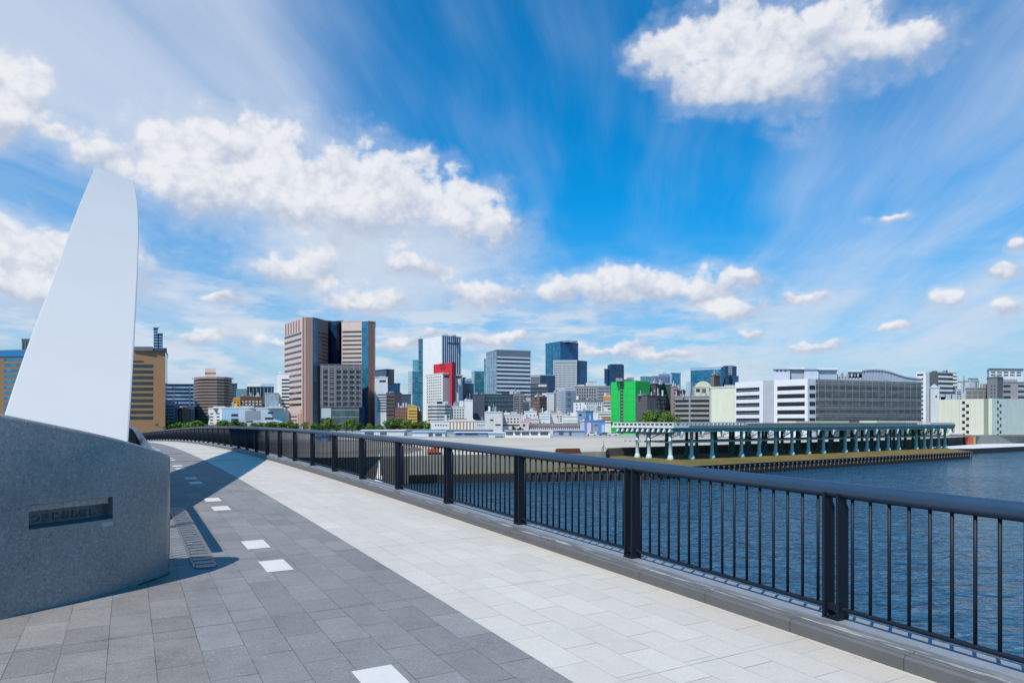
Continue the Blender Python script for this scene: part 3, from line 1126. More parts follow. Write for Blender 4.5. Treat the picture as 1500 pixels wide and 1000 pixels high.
class Bld:
    def __init__(s, name, label, chain, ytop, mats, styles=None, back=20.0, roof=None, cat='building', group=None, tops=None, z0=GROUND, par=True):
        s.chain, s.cnt = chain, 0
        s.d = min(d for _, d in chain)
        px = [p for p, d in chain if d == s.d][0]
        s.z1 = zt(ytop, s.d)
        s.root = empty(name, at(px, s.d, z0))
        tag(s.root, label, cat, group)
        s.z0 = z0
        s.over = {}
        prism(s.root, 'wall', chain, z0 - .3, s.z1, mats, back, roof)
        for e, st in (styles or {}).items():
            for q in st: s.style(e, q)
        for t in tops or []:
            s.top(*t)
        if par and name in ('low_building', 'apartment_block', 'concrete_building', 'parking_building') and back > 9:
            pl, pr = chain[0][0], chain[-1][0]
            for k in range(3 if pr - pl < 16 else 6):
                w_ = rnd.uniform(.8, 3.2)
                p_ = rnd.uniform(pl + .6, max(pl + .7, pr - w_ - .6))
                z_ = zt(ytop, s.d)
                h_ = rnd.choice([.8, 1.2, 1.6, 2.4, 3.2])
                mm = rnd.choice([WHITE, OFFWHITE, LTGREY, GREY, DKGREY, ROOFGREY])
                d_ = s.d + rnd.uniform(1.0, 6.0)
                prism(s.root, rnd.choice(['rooftop_unit', 'water_tank', 'stair_head']), [(p_, d_), (p_ + w_, d_)], z_ - .05, z_ + h_ * 1.1, mm, rnd.uniform(1.5, 4), mm)
            if pr - pl > 12:
                bm = bmesh.new()
                q_ = at(rnd.uniform(pl + 2, pr - 2), s.d + 3, s.z1) - s.root.location
                bm_tube(bm, [q_, q_ + Vector((0, 0, rnd.uniform(2.5, 5)))], .10, 4)
                bm_tube(bm, [q_ + Vector((-.8, 0, 2.0)), q_ + Vector((.8, 0, 2.0))], .07, 4)
                build('antenna', bm, LTGREY, s.root)
        s.finish()

    def top(s, p0, p1, ytop, mat, name='rooftop_unit', dd=3.0, back=7.0, ybase=None):
        z0 = s.z1 if ybase is None else zt(ybase, s.d)
        d = s.d + dd
        return prism(s.root, name, [(p0, d), (p1, d)], z0 - .05, zt(ytop, d), mat, back, mat)

    def rect(s, e, a0, a1, z0, z1, mat, name='window', proud=.10, deep=.5):
        P_, Q_ = at(*s.chain[e]), at(*s.chain[e + 1])
        u = (Q_ - P_)
        L_ = u.length
        u.normalize()
        w = Vector((u.y, -u.x, 0))
        c = P_ + u * (L_ * (a0 + a1) / 2) + w * (proud - deep / 2)
        c.z = (z0 + z1) / 2
        sc = (L_ * (a1 - a0), deep, z1 - z0)
        loc = c - s.root.location
        ang = math.atan2(u.y, u.x)
        k = s.cnt_by(name)
        if k < 100:
            return mesh_obj(name, unit(mat), s.root, loc, (0, 0, ang), sc)
        bm = s.over.setdefault((name, mat), bmesh.new())
        ux = Vector((math.cos(ang), math.sin(ang), 0))
        uy = Vector((-ux.y, ux.x, 0))
        bm_obox(bm, loc, ux * sc[0] / 2, uy * sc[1] / 2, (0, 0, sc[2] / 2))

    def cnt_by(s, name):
        if not hasattr(s, 'cn'): s.cn = {}
        s.cn[name] = s.cn.get(name, 0) + 1
        return s.cn[name] - 1

    def style(s, e, q):
        k = q[0]
        Z = lambda y: zt(y, s.d)
        if k == 'B':            # n, y0, y1, fill, mat, a0, a1
            n, y0, y1, fill, mat = q[1:6]
            a0, a1 = q[6:8] if len(q) > 6 else (.02, .98)
            nm = q[8] if len(q) > 8 else 'window'
            zp, zq = Z(y0), Z(y1)
            pt = (zp - zq) / n
            for i in range(n):
                t = zp - pt * i
                s.rect(e, a0, a1, t - pt * fill, t, mat, nm)
        elif k == 'G':          # rows, cols, y0, y1, fx, fz, mat, a0, a1
            r, c, y0, y1, fx, fz, mat = q[1:8]
            a0, a1 = q[8:10] if len(q) > 8 else (.03, .97)
            zp, zq = Z(y0), Z(y1)
            pz, pa = (zp - zq) / r, (a1 - a0) / c
            for i in range(r):
                for j in range(c):
                    t, a = zp - pz * (i + .5), a0 + pa * (j + .5)
                    s.rect(e, a - pa * fx / 2, a + pa * fx / 2, t - pz * fz / 2, t + pz * fz / 2, mat)
        elif k == 'V':          # n, y0, y1, fill, mat, a0, a1
            n, y0, y1, fill, mat = q[1:6]
            a0, a1 = q[6:8] if len(q) > 6 else (.02, .98)
            nm = q[8] if len(q) > 8 else 'window'
            pa = (a1 - a0) / n
            for j in range(n):
                a = a0 + pa * (j + .5)
                s.rect(e, a - pa * fill / 2, a + pa * fill / 2, Z(y1), Z(y0), mat, nm)
        elif k == 'P':          # name, a0, a1, y0, y1, mat[, proud]
            _, nm, a0, a1, y0, y1, mat = q[:7]
            s.rect(e, a0, a1, Z(y1), Z(y0), mat, nm, proud=q[7] if len(q) > 7 else .10, deep=max(.5, (q[7] if len(q) > 7 else 0) + .2))

    def finish(s):
        for (nm, mat), bm in s.over.items():
            tag(build(nm, bm, mat, s.root), kind='stuff')
        s.over = {}

    def ring(s, n, y0, y1, fill, mat, proud=.12, name='window'):   # bands that run round a curved front
        zp, zq = zt(y0, s.d), zt(y1, s.d)
        pt = (zp - zq) / n
        pts = [at(*c) for c in s.chain]
        for i in range(n):
            t = zp - pt * i
            bm = bmesh.new()
            off = []
            for j, p in enumerate(pts):
                u = (pts[min(j + 1, len(pts) - 1)] - pts[max(j - 1, 0)]).normalized()
                off.append(p + Vector((u.y, -u.x, 0)) * proud - s.root.location)
            a = [bm.verts.new((p.x, p.y, t - pt * fill - s.z0)) for p in off]
            b = [bm.verts.new((p.x, p.y, t - s.z0)) for p in off]
            for j in range(len(off) - 1): bm.faces.new((a[j], a[j + 1], b[j + 1], b[j]))
            build(name, bm, mat, s.root)


def std(label, pl, pc, pr, y, d, mats, styles=None, rot=33.5, name='office_building', **k):
    ch = rc(pl, pc, pr, d, rot)
    return Bld(name, label, ch, y, mats, styles, **k)


F = lambda p0, p1, d, d2=None: [(p0, d), (p1, d2 or d)]     # a single front

# ---- left end
Bld('office_building', 'orange-tan office block with blue glass floors and blue roof band at the left edge', F(-70, 62, 392, 380), 512.5, TAN,
    {0: [('P', 'roof_band', -.01, 1.01, 512.3, 521, paint((.02, .16, .34), rough=.4), .5), ('B', 10, 523, 605, .55, GBLUE2, .58, 1.0)]})
Bld('office_tower', 'dark grey tower top showing between the orange office block and the white fin', F(32, 58, 600), 497, DKGREY, {0: [('V', 6, 499, 512, .4, WIN)]})
b = Bld('office_building', 'orange-tan office block with dark striped windows right beside the white fin', [(120, 376), (242, 380), (245.6, 402)], 513, [TAN, GNAVY],
        {0: [('B', 10, 533, 618, .56, WIN, .45, .855), ('P', 'louvre', .45, .74, 527.5, 530, WIN)]}, tops=[(196, 224, 507.5, DKGREY, 'roof_plant', 1.5, 10), (222, 244.5, 509.5, GNAVY, 'roof_plant', 2.2, 10)])
b = Bld('glass_tower', 'slim stepped dark blue glass tower with an antenna behind the orange office block', F(225, 231, 620), 480.5, GNAVY, {0: [('B', 7, 484, 512, .35, GPALE)]})
prism(b.root, 'wall', F(231.02, 238.3, 621), GROUND, zt(489, 621), GNAVY)
b.chain = F(231.02, 238.3, 621)
b.style(0, ('B', 5, 492, 512, .35, GPALE))
bm = bmesh.new()
bm_tube(bm, [at(231.5, 622, zt(481, 621)) - b.root.location, at(231.5, 622, zt(474, 621)) - b.root.location], [.5, .2], 5)
build('antenna', bm, WHITE, b.root)
std('long dark blue glass block between the orange office and the round brown apartment tower', 243, 243, 290, 563, 520, GNAVY, {0: [('B', 6, 566, 600, .4, GPALE), ('V', 2, 564, 604, .04, DKGREY)]}, rot=4)
# round condominium
ch = [(284, 443), (285.5, 436), (290, 430), (297, 426.5), (306, 425.2), (318, 425.2), (328, 427.5), (334.5, 432), (338, 437), (339.5, 443)]
b = Bld('apartment_tower', 'rounded brown apartment tower ringed by balcony bands with a pink rooftop box', ch, 552, CONDO, back=14)
b.ring(15, 555.0, 622, .50, paint((.055, .045, .042), var=.6, scale=.5), .12)
b.ring(15, 553.0, 620, .12, paint((.40, .33, .29)), .5, 'balcony_edge')
b.ring(1, 551.6, 553.2, 1.0, paint((.33, .27, .24)), 1.2, 'cornice')
b.top(300.5, 316, 539.5, PINK, 'penthouse', 3, 8)
b.top(300, 316.5, 545.6, paint((.25, .14, .12)), 'penthouse_band', 2.8, 8.3, 546.4)
Bld('apartment_block', 'small white apartment block at the foot of the orange office', F(241, 256, 411), 590, WHITE, {0: [('B', 6, 594, 622, .4, WINGREY, .1, .9)]}, tops=[(243, 250, 586.5, LTGREY)])
Bld('apartment_block', 'narrow grey block between the small white block and the red one', F(256, 263, 409), 594, LTGREY, {0: [('G', 6, 2, 597, 622, .5, .5, WIN)]})
b = Bld('brick_building', 'small dark building with a bright red left side near the round tower', [(261, 409), (266.5, 402), (278, 405)], 599, [RED, DKBROWN], {0: [('V', 1, 601, 622, .25, OFFWHITE)], 1: [('B', 5, 603, 620, .3, WIN)]}, tops=[(268, 272, 595.5, DKBROWN)])
Bld('apartment_block', 'slim white block tucked between the red building and the round tower', F(273, 285, 421), 596, OFFWHITE, {0: [('G', 6, 3, 599, 622, .5, .5, WIN)]})
# low white hospital annexe
b = Bld('low_building', 'long low white building with odd dark windows behind the far railing', [(305, 402), (325, 388), (350, 390), (418, 396)], 597.5, [WHITE, PALEBLUE, paint((.52, .58, .64), streak=.15)],
        {0: [('G', 4, 2, 603, 622, .45, .35, WINGREY)], 1: [('P', 'window', .55, .95, 606, 609.5, WIN), ('P', 'window', .55, .95, 613, 616, WIN)],
         2: [('P', 'plant_screen', .13, .46, 601, 614.5, GREY), ('P', 'window', .15, .3, 616, 618, WIN), ('P', 'window', .56, .74, 611, 614, WIN), ('P', 'window', .62, .74, 603, 605.5, WIN), ('P', 'wall_panel', .5, 1.0, 616.5, 619, WHITE)]},
        tops=[(312, 330, 595, OFFWHITE), (352, 372, 594.5, LTGREY), (392, 414, 594.8, LTGREY)])
# blocks behind it
Bld('office_building', 'dark block showing just right of the round brown tower', F(338, 347.5, 700), 562, GNAVY, {0: [('B', 4, 566, 580, .3, DKGREY)]})
Bld('office_building', 'pale green-grey glass block behind the yellow house', F(346, 363, 680), 570, paint((.16, .24, .26)), {0: [('V', 5, 572, 590, .4, GTEAL)]})
b = Bld('office_building', 'dark glass block with a pale roof slab above the long low white building', F(362, 401, 560), 567, GDARK, {0: [('V', 7, 568, 592, .16, GREY), ('P', 'roof_slab', 0, .53, 561.5, 567, WHITE)]}, tops=[(363, 382, 561.5, WHITE), (382.2, 401, 562, PALEBLUE)])
Bld('low_building', 'reddish-roofed brown low building peeping over the long white building', F(352, 385, 480), 582, DKBROWN, {0: [('P', 'roof_edge', 0, 1, 580.5, 583, BRICK), ('G', 2, 6, 586, 594, .5, .5, OFFWHITE)]}, tops=[(356, 366, 579, BRICK), (374, 380, 578.5, LTGREY)])
Bld('low_building', 'tiny yellow and orange house right of the round tower', F(341, 352, 470), 585, YELLOW, {0: [('P', 'roof_edge', .1, .7, 582, 585.5, ORANGE), ('G', 2, 2, 587, 595, .5, .4, WIN)]})
Bld('office_building', 'grey glass block close to the white striped hospital wing', F(388, 408, 470), 576, paint((.34, .38, .40)), {0: [('V', 3, 577, 596, .5, GPALE), ('B', 1, 596, 600, .4, GREEN)]})
Bld('office_building', 'white wing with short dark window bands left of the big brown tower', F(406, 425, 482), 547, WHITE, {0: [('B', 9, 555, 600, .45, WIN, .35, 1.0)]}, tops=[(408, 412, 544, WHITE)])

# ---- the big brown tower
zb = 466
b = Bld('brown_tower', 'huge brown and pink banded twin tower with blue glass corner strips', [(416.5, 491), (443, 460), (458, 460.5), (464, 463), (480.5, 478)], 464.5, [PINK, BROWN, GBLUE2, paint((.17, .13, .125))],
        {0: [('B', 13, 485.5, 599, .38, WIN, .02, .95), ('P', 'wall_panel', -.02, .97, 599, 606, PINK), ('B', 3, 609, 626, .3, WIN, .25, .72), ('V', 3, 599.5, 630, .35, BROWN, .0, .25, 'pier'), ('V', 2, 599.5, 630, .5, BROWN, .75, 1.0, 'pier'), ('V', 6, 466.6, 484, .42, BROWN, .02, .90, 'fin')],
         1: [('V', 1, 464.4, 632, .16, PINK, .0, .5, 'pier')],
         3: [('B', 9, 484, 534, .5, WIN, .15, 1.0)]}, back=26)
r0 = b.root
rw = Bld.__new__(Bld)
rw.root, rw.d, rw.z0, rw.over, rw.z1 = r0, 478, GROUND, {}, zt(470.5, 478)
rw.chain = [(500.5, 481), (530, 479), (539.2, 478), (549.8, 482)]
prism(r0, 'wall', rw.chain, GROUND, rw.z1, [PINK, GBLUE2, BROWN], 26)
for st in [(0, ('P', 'wall_panel', 0, 1, 470.8, 484, PINK)), (0, ('B', 8, 484.4, 535, .38, WIN, .04, .99)), (0, ('B', 8, 486.6, 537, .1, PINK, .0, 1.0, 'ledge')), (2, ('V', 1, 471, 632, .10, PINK, .8, 1.0, 'pier'))]: rw.style(*st)
prism(r0, 'glass_wall', [(478, 494), (488, 497), (503, 494)], GROUND, zt(471, 496), GDARK, 10)
prism(r0, 'glass_shaft', [(485, 492), (493, 490), (497, 492)], GROUND, zt(472, 492), GNAVY, 6)
lw = Bld.__new__(Bld)
lw.root, lw.d, lw.z0, lw.over, lw.z1 = r0, 452, GROUND, {}, zt(534, 452)
lw.chain = [(469, 453), (530.5, 455)]
prism(r0, 'low_block', lw.chain, GROUND, lw.z1, paint((.13, .125, .13), streak=.1), 15)
lw.style(0, ('G', 7, 6, 540, 595, .70, .60, glass((.03, .036, .045), rough=.3), .05, .99))
lw.style(0, ('V', 7, 534, 596, .17, paint((.24, .22, .22)), -.02, 1.02, 'mullion'))
lw.style(0, ('B', 8, 536, 596, .16, paint((.24, .22, .22)), 0, 1, 'transom'))
eg = Bld.__new__(Bld)
eg.root, eg.d, eg.z0, eg.over, eg.z1 = r0, 444, GROUND, {}, zt(597, 444)
eg.chain = [(469, 444), (526, 445), (534, 449)]
prism(r0, 'entrance_hall', eg.chain, GROUND, eg.z1, [glass((.05, .085, .085)), GNAVY], 5)
for st in [(0, ('P', 'wall_panel', .03, .28, 597.5, 612, paint((.40, .46, .44)))), (0, ('V', 6, 597, 630, .06, DKGREY, .3, 1.0, 'mullion')), (0, ('P', 'sill', .0, 1.0, 612, 613.5, DKGREY)), (0, ('B', 3, 600, 630, .05, LTGREY, .3, 1.0, 'transom'))]: eg.style(*st)

# ---- between brown tower and the white slab
Bld('office_building', 'dark blue glass tower top just right of the brown tower', [(545, 640), (566, 622), (577.5, 628)], 541, [GNAVY, GDARK], {0: [('B', 3, 544, 552, .2, GREY)]})
Bld('office_building', 'pale white office with striped lower floors beside the brown tower', F(549, 568, 470), 553, paint((.60, .63, .65), streak=.1), {0: [('B', 7, 577, 605, .5, WINGREY, .2, .98), ('P', 'sign_panel', .35, .85, 556.5, 559.5, WIN)]}, tops=[(556, 565, 551, LTGREY)])
Bld('office_building', 'grey ribbed office block left of the teal stepped towers', F(566, 586, 525), 562, GREY, {0: [('V', 8, 563, 577, .5, PALEBLUE)]})
Bld('office_building', 'dark brown windowless block in front of the grey ribbed office', [(566, 434), (578, 428), (588, 436)], 575.5, [DKBROWN, DKGREY], {0: [('B', 6, 580, 612, .3, WIN)]}, tops=[(570, 577, 573, GREY)])
Bld('office_building', 'dark slate blue block below the teal stepped towers', F(584, 602, 500), 578, paint((.06, .08, .13)), tops=[(588, 596, 575, WHITE)])
Bld('low_building', 'little brown building between the trees and the yellow striped one', F(579, 598, 416), 598, paint((.20, .10, .08)), {0: [('G', 3, 5, 602, 616, .4, .4, WIN)]}, tops=[(584, 590, 594.5, OFFWHITE)])
Bld('low_building', 'small bright yellow building with dark horizontal stripes', F(597, 611, 408), 596, YELLOW, {0: [('B', 4, 601, 618, .35, DKBROWN, .1, .95)]}, tops=[(599, 609, 593.5, YELLOW)])
Bld('low_building', 'dark brown narrow shop block right of the yellow striped building', F(610.5, 618, 412), 603, DKBROWN, {0: [('B', 3, 606, 616, .3, WIN)]})
b = Bld('glass_tower', 'stepped teal glass tower with a pale narrow side', [(598, 765), (604, 760), (615, 764)], 544, [paint((.42, .47, .48)), GTEAL], {0: [('B', 9, 547, 580, .4, GPALE)], 1: [('B', 3, 556, 575, .05, GPALE)]})
prism(b.root, 'wall', F(604.5, 615, 770), GROUND, zt(528, 770), GTEAL2)
Bld('glass_tower', 'slender blue-teal glass slab against the left side of the tall white tower', F(613, 621, 650), 497, glass((.05, .17, .24)), {0: [('B', 6, 500, 590, .05, GNAVY)]})
# ---- tall white slab
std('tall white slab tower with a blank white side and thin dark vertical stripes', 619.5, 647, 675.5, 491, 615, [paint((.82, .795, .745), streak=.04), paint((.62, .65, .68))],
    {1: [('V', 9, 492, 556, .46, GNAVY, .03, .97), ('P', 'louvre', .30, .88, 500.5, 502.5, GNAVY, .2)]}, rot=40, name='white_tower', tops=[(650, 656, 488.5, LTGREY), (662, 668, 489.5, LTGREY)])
# ---- hotel with the red sign
h = std('white hotel with a grid of small windows below a big red roof sign', 624.5, 648.5, 661, 547, 440, [paint((.80, .77, .70), streak=.08), paint((.45, .44, .45), streak=.08)],  # greyer second face paints in its weaker sunlight
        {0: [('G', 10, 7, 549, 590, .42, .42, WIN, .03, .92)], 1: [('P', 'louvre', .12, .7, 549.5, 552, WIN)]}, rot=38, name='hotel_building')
SIGNRED = paint((.62, .03, .05), rough=.5, var=.06)
rs = prism(h.root, 'roof_sign', [(635, 455), (659.5, 441.5), (661, 443)], zt(547.2, 442), zt(531.3, 442), [SIGNRED, SIGNRED], 4, SIGNRED)
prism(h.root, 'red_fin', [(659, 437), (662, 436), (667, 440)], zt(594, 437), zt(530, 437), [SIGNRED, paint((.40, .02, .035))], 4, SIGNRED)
prism(h.root, 'wall', F(667, 677.5, 449), GROUND, zt(550, 449), paint((.50, .51, .52), streak=.1), 12)
prism(h.root, 'louvre', F(668.2, 676, 448.6), zt(553, 449), zt(550.6, 449), WIN, .3, WIN)
bm = bmesh.new()
q0, q1 = at(646.5, 448.4), at(652.5, 445)
dd = (q1 - q0)
for i in range(3):              # three dark characters on the sign, too small to read
    c = q0 + dd * (i * .42 + .08)
    u = dd.normalized()
    for (ox, oz, sx, sz) in ((0, .55, .55, .10), (0, -.05, .55, .10), (0, -.62, .55, .10), (-.48, 0, .09, .62), (.48, 0, .09, .62)):
        bm_obox(bm, c + u * ox + Vector((u.y, -u.x, 0)) * 1.35 + Vector((0, 0, zt(534, 446) + oz)) - h.root.location, u * sx, Vector((u.y, -u.x, 0)) * .1, (0, 0, sz))
build('sign_lettering', bm, paint((.06, .02, .03)), rs)
ch = [(627, 402), (632, 397), (640, 395), (652, 396), (660, 400)]
b = Bld('office_building', 'white rounded office with dark strip windows below the red-signed hotel', ch, 591, OFFWHITE, back=14, tops=[(634, 656, 588, LTGREY), (640, 648, 585.5, OFFWHITE)])
b.ring(5, 594, 619, .42, WINGREY)
Bld('apartment_block', 'small white block with square dark windows right of the rounded office', F(660, 681, 402), 596, OFFWHITE, {0: [('G', 4, 5, 598, 614, .5, .5, WIN)]}, tops=[(664, 672, 590, GREY), (673, 679, 587, WHITE)])
Bld('apartment_block', 'plain white box block standing left of the dark slate block', F(680, 692.5, 430), 586.5, WHITE, tops=[(682, 690, 584.5, OFFWHITE)])
Bld('office_building', 'dark slate block between the white box and the dark glass office', F(692, 710, 455), 578, paint((.07, .08, .11)), tops=[(695, 700, 575, GREY), (703, 708, 576, GREY)])
b = Bld('low_building', 'long low white hall with a middle section of tan and white vertical stripes', [(631, 352), (657, 350), (696, 350), (711, 351)], 617, [OFFWHITE, WHITE, OFFWHITE],
        {0: [('G', 1, 5, 621, 624, .5, .6, WIN, .2, .95)], 1: [('P', 'upper_wall', -.01, 1.01, 614.8, 617.5, OFFWHITE), ('V', 8, 616, 630, .45, paint((.42, .22, .12)), .0, 1.0, 'stripe')], 2: [('G', 1, 4, 621, 623.6, .4, .6, WIN, .15, .95)]}, tops=[(656.6, 696.2, 614.6, OFFWHITE, 'upper_storey', .2, 8), (661, 684, 612.6, paint((.32, .20, .15)), 'roof_plant', 2, 5)])
Bld('glass_tower', 'turquoise glass block left of the blue-white striped office', [(691, 715), (695, 700), (713, 706)], 544, [GTEAL2, GTEAL], {1: [('B', 7, 546, 585, .10, GTEAL2)]})
Bld('office_building', 'small distant navy block left of the turquoise glass block', F(677, 682, 860), 553, GNAVY)
Bld('office_building', 'pale distant glass block with a dark band left of the turquoise block', F(681, 694, 830), 555, GPALE, {0: [('B', 2, 558, 564, .5, GNAVY)]})
Bld('office_building', 'dark blue low office in front of the pale distant glass block', F(679, 694, 640), 562.5, GNAVY)
# ---- blue-white striped office
b = std('wide office block of white and dark blue stripes with a pale glass left side', 713, 727.5, 777.5, 512.5, 590, [GPALE, paint((.56, .60, .64), streak=.05)],
        {0: [('B', 10, 515, 585, .06, GREY), ('V', 4, 513, 590, .05, LTGREY)], 1: [('P', 'plant_screen', 0, .99, 512.8, 521.5, paint((.14, .155, .18))), ('B', 11, 524, 591, .45, glass((.018, .03, .05), cell=9), .0, .985)]}, rot=20)
prism(b.root, 'wall', F(709, 713.5, 640), GROUND, zt(526, 640), GTEAL2)
prism(b.root, 'wall', F(712, 716.5, 630), GROUND, zt(518, 630), GPALE)
Bld('office_building', 'low dark glass office in front of the striped office', F(709, 753, 480), 578, GDARK, {0: [('B', 4, 580, 604, .08, GREY), ('G', 3, 9, 580, 603, .5, .5, glass((.05, .09, .12)))]}, tops=[(715, 728, 576, GREY), (735, 746, 575.5, DKGREY)])
b = Bld('apartment_block', 'grey-brown apartment block with balconies right of the dark glass office', F(752, 767.5, 462), 577, paint((.25, .22, .22)), {0: [('B', 8, 580, 608, .4, WIN, .05, .55), ('B', 8, 580, 608, .4, WIN, .65, .95)]}, tops=[(746.5, 752, 572, LTGREY, 'water_tank', 4, 4), (754, 762, 573, GREY)])
Bld('apartment_block', 'white block under the right end of the striped office', F(765, 777, 475), 583, OFFWHITE, {0: [('B', 5, 587, 604, .35, WINGREY)]})
Bld('apartment_block', 'narrow dark block left of the brown house', F(766, 775, 450), 590, DKGREY, {0: [('B', 4, 593, 606, .4, WIN)]}, tops=[(768, 773, 588, GREY)])
Bld('apartment_block', 'brown block with a pale roof left of the silver curved building', [(781, 478), (790, 470), (801, 474)], 581, [paint((.30, .20, .15)), DKBROWN], {0: [('G', 4, 3, 584, 604, .5, .4, WIN)], 1: [('B', 4, 585, 604, .3, WIN)]}, tops=[(783, 800, 579, OFFWHITE), (794, 801, 575.5, OFFWHITE)])
# ---- blue towers
b = std('tallest blue glass tower with a dark slot in its left side', 799, 820.8, 847, 500.5, 865, [GBLUE2, glass((.010, .085, .20))],
        {0: [('V', 1, 501, 590, .12, GDARK, .35, .55, 'slot')], 1: [('P', 'crown', .0, 1.0, 500.6, 503, GNAVY)]}, rot=38, name='glass_tower', tops=[(822, 846, 498.6, GPALE)])
Bld('office_building', 'pale grid-fronted office block before the tall blue tower', F(810.5, 845.2, 702, 700), 528, paint((.60, .60, .60)), {0: [('P', 'plant_screen', .02, .98, 529.5, 533, GREY), ('G', 12, 18, 534, 574, .62, .58, glass((.06, .07, .09), rough=.3), .01, .99)]})
Bld('office_building', 'dark blue glass block attached right of the pale grid-fronted office', [(845.4, 708), (847, 704), (860, 712)], 528.5, GBLUE, {1: [('B', 2, 531, 545, .05, GNAVY)]})
Bld('office_building', 'low navy office with a pale striped left end below the tall blue tower', [(777, 645), (791, 640), (813, 644)], 549.5, [LTGREY, GNAVY], {0: [('B', 5, 552, 566, .55, GNAVY)], 1: [('B', 6, 552, 580, .12, GBLUE)]})
Bld('office_building', 'dark block with a pale concrete band below the navy office', F(777, 802, 560), 562, DKGREY, {0: [('P', 'balcony', .45, .95, 563, 566, OFFWHITE), ('B', 3, 568, 584, .4, WIN)]})
ch = [(811, 505), (815, 498), (822, 494), (828.5, 495), (843.5, 512)]
b = Bld('office_building', 'silver office block with a curved front and a white blank left wing', ch, 571, paint((.50, .51, .53), rough=.35, metal=.2), back=10, tops=[(814, 828, 568.5, LTGREY)])
b.ring(9, 575, 606, .18, paint((.34, .36, .39)))
b.style(3, ('B', 3, 574, 600, .6, GREY, .2, .5))
prism(b.root, 'wall', F(800, 812, 500), GROUND, zt(576, 500), paint((.58, .59, .60)))
b = Bld('apartment_block', 'grey and white apartment block with stepped roof above the white windowed block', F(842, 894, 560), 566, paint((.30, .29, .29)), {0: [('G', 5, 8, 568, 590, .55, .5, WIN, .04, .60), ('B', 5, 568, 590, .45, DKGREY, .64, .98)]}, tops=[(858, 876, 560.5, OFFWHITE, 'penthouse', 1, 10), (862, 874, 558.5, GREY, 'rooftop_unit', 4, 6), (846, 856, 563.5, WHITE)])
Bld('apartment_block', 'white block with rows of dark windows below the stepped grey apartments', F(840, 882, 462), 587, WHITE, {0: [('G', 3, 9, 589, 603, .5, .7, WINGREY, .38, .98), ('G', 3, 2, 590, 604, .3, .4, WIN, .05, .3), ('P', 'roof_edge', -.02, 1.02, 585, 588, paint((.16, .15, .15)), .4)]})
b = Bld('glass_tower', 'dark blue glass tower with a rounded top above the green wrapped building', [(890, 905), (895, 900), (914, 903)], 534.5, [GBLUE, GNAVY], tops=[(893, 912, 533, GBLUE)])
prism(b.root, 'wall', F(885.2, 890.5, 902), GROUND, zt(540.5, 902), GNAVY)
# ---- cluttered low white front row
Bld('low_building', 'white house with a blank wall left of the gabled pale houses', F(710, 736, 386), 604, OFFWHITE, {0: [('P', 'window', .3, .5, 614, 616, WIN), ('P', 'window', .6, .9, 621, 623, WIN)]}, tops=[(712, 733, 601.8, OFFWHITE)])
Bld('low_building', 'pale house with a cluttered roof between the blank white house and the pink house', F(736, 762, 392), 608, OFFWHITE, {0: [('G', 2, 5, 611, 620, .5, .5, WINGREY), ('B', 1, 621.5, 625, .6, WIN)]}, tops=[(738, 747, 604, WHITE), (748, 757, 602.5, LTGREY), (757, 761, 605.5, WHITE)])
Bld('low_building', 'pink low house with a flat roof in the cluttered white row', F(762, 790, 372), 614, PINKPALE, {0: [('G', 2, 4, 617, 624, .4, .5, WIN, .05, .6)]}, tops=[(764, 776, 611, OFFWHITE), (780, 788, 609, OFFWHITE)])
Bld('low_building', 'white house with a pitched-looking stair tower behind the pink house', F(768, 786, 405), 603, WHITE, {0: [('G', 2, 3, 606, 614, .4, .4, WIN)]}, tops=[(776, 784, 598, OFFWHITE)])
Bld('low_building', 'white low block with pale blue windows in front of the silver curved building', F(790, 806, 392), 606, WHITE, {0: [('B', 2, 609, 616, .45, PALEBLUE)]}, tops=[(794, 802, 602, LTGREY)])
Bld('low_building', 'cream low block with a dark stair opening below the silver curved building', F(805, 824, 398), 605, OFFWHITE, {0: [('G', 3, 2, 608, 618, .5, .5, WIN, .5, 1.0)]}, tops=[(808, 815, 602, DKGREY)])
Bld('low_building', 'white broken-roofed sheds between the cream block and the slate blue house', F(824, 848, 386), 610, WHITE, {0: [('B', 2, 615, 622, .3, LTGREY)]}, tops=[(826, 834, 606.5, OFFWHITE), (835, 844, 604, WHITE)])
Bld('low_building', 'slate blue box house left of the blue sign house', [(846, 352), (858, 347), (869, 349)], 602.5, [paint((.20, .28, .38)), BLUEPAINT], {0: [('P', 'window', .2, .5, 606, 609, WIN)]}, tops=[(855, 868, 600.5, paint((.18, .26, .40)))])
Bld('low_building', 'bright blue fronted shop house with pink and grey panels', F(856, 886, 332), 616.5, BLUEPAINT, {0: [('P', 'panel', .14, .32, 619, 633, PINKPALE), ('P', 'panel', .42, .68, 619.5, 632, GREY), ('P', 'window', .48, .66, 621, 624, WIN), ('P', 'panel', .84, .98, 622, 633, PALEBLUE)]})
Bld('low_building', 'pale lilac wall house left of the blue fronted shop house', F(850, 857.5, 340), 617, paint((.50, .49, .56)))
b = Bld('low_building', 'long pink arcade building with a dark roof in front of the cluttered white row', F(774, 851, 345, 343), 622.8, PINKPALE, {0: [('V', 26, 625.4, 628.6, .45, DKBROWN, .0, .99), ('P', 'roof_edge', -.01, 1.01, 620.5, 623.6, paint((.24, .21, .19)), .6)]}, tops=[(775, 848, 619.8, paint((.20, .19, .17)), 'ridge', 1, 9)])
Bld('low_building', 'pink gabled end of the arcade beside the round green bush', F(762, 774.5, 344), 617.5, PINKPALE, {0: [('P', 'window', .3, .6, 621, 624, WIN)]}, tops=[(763, 770, 615.5, PINKPALE)])
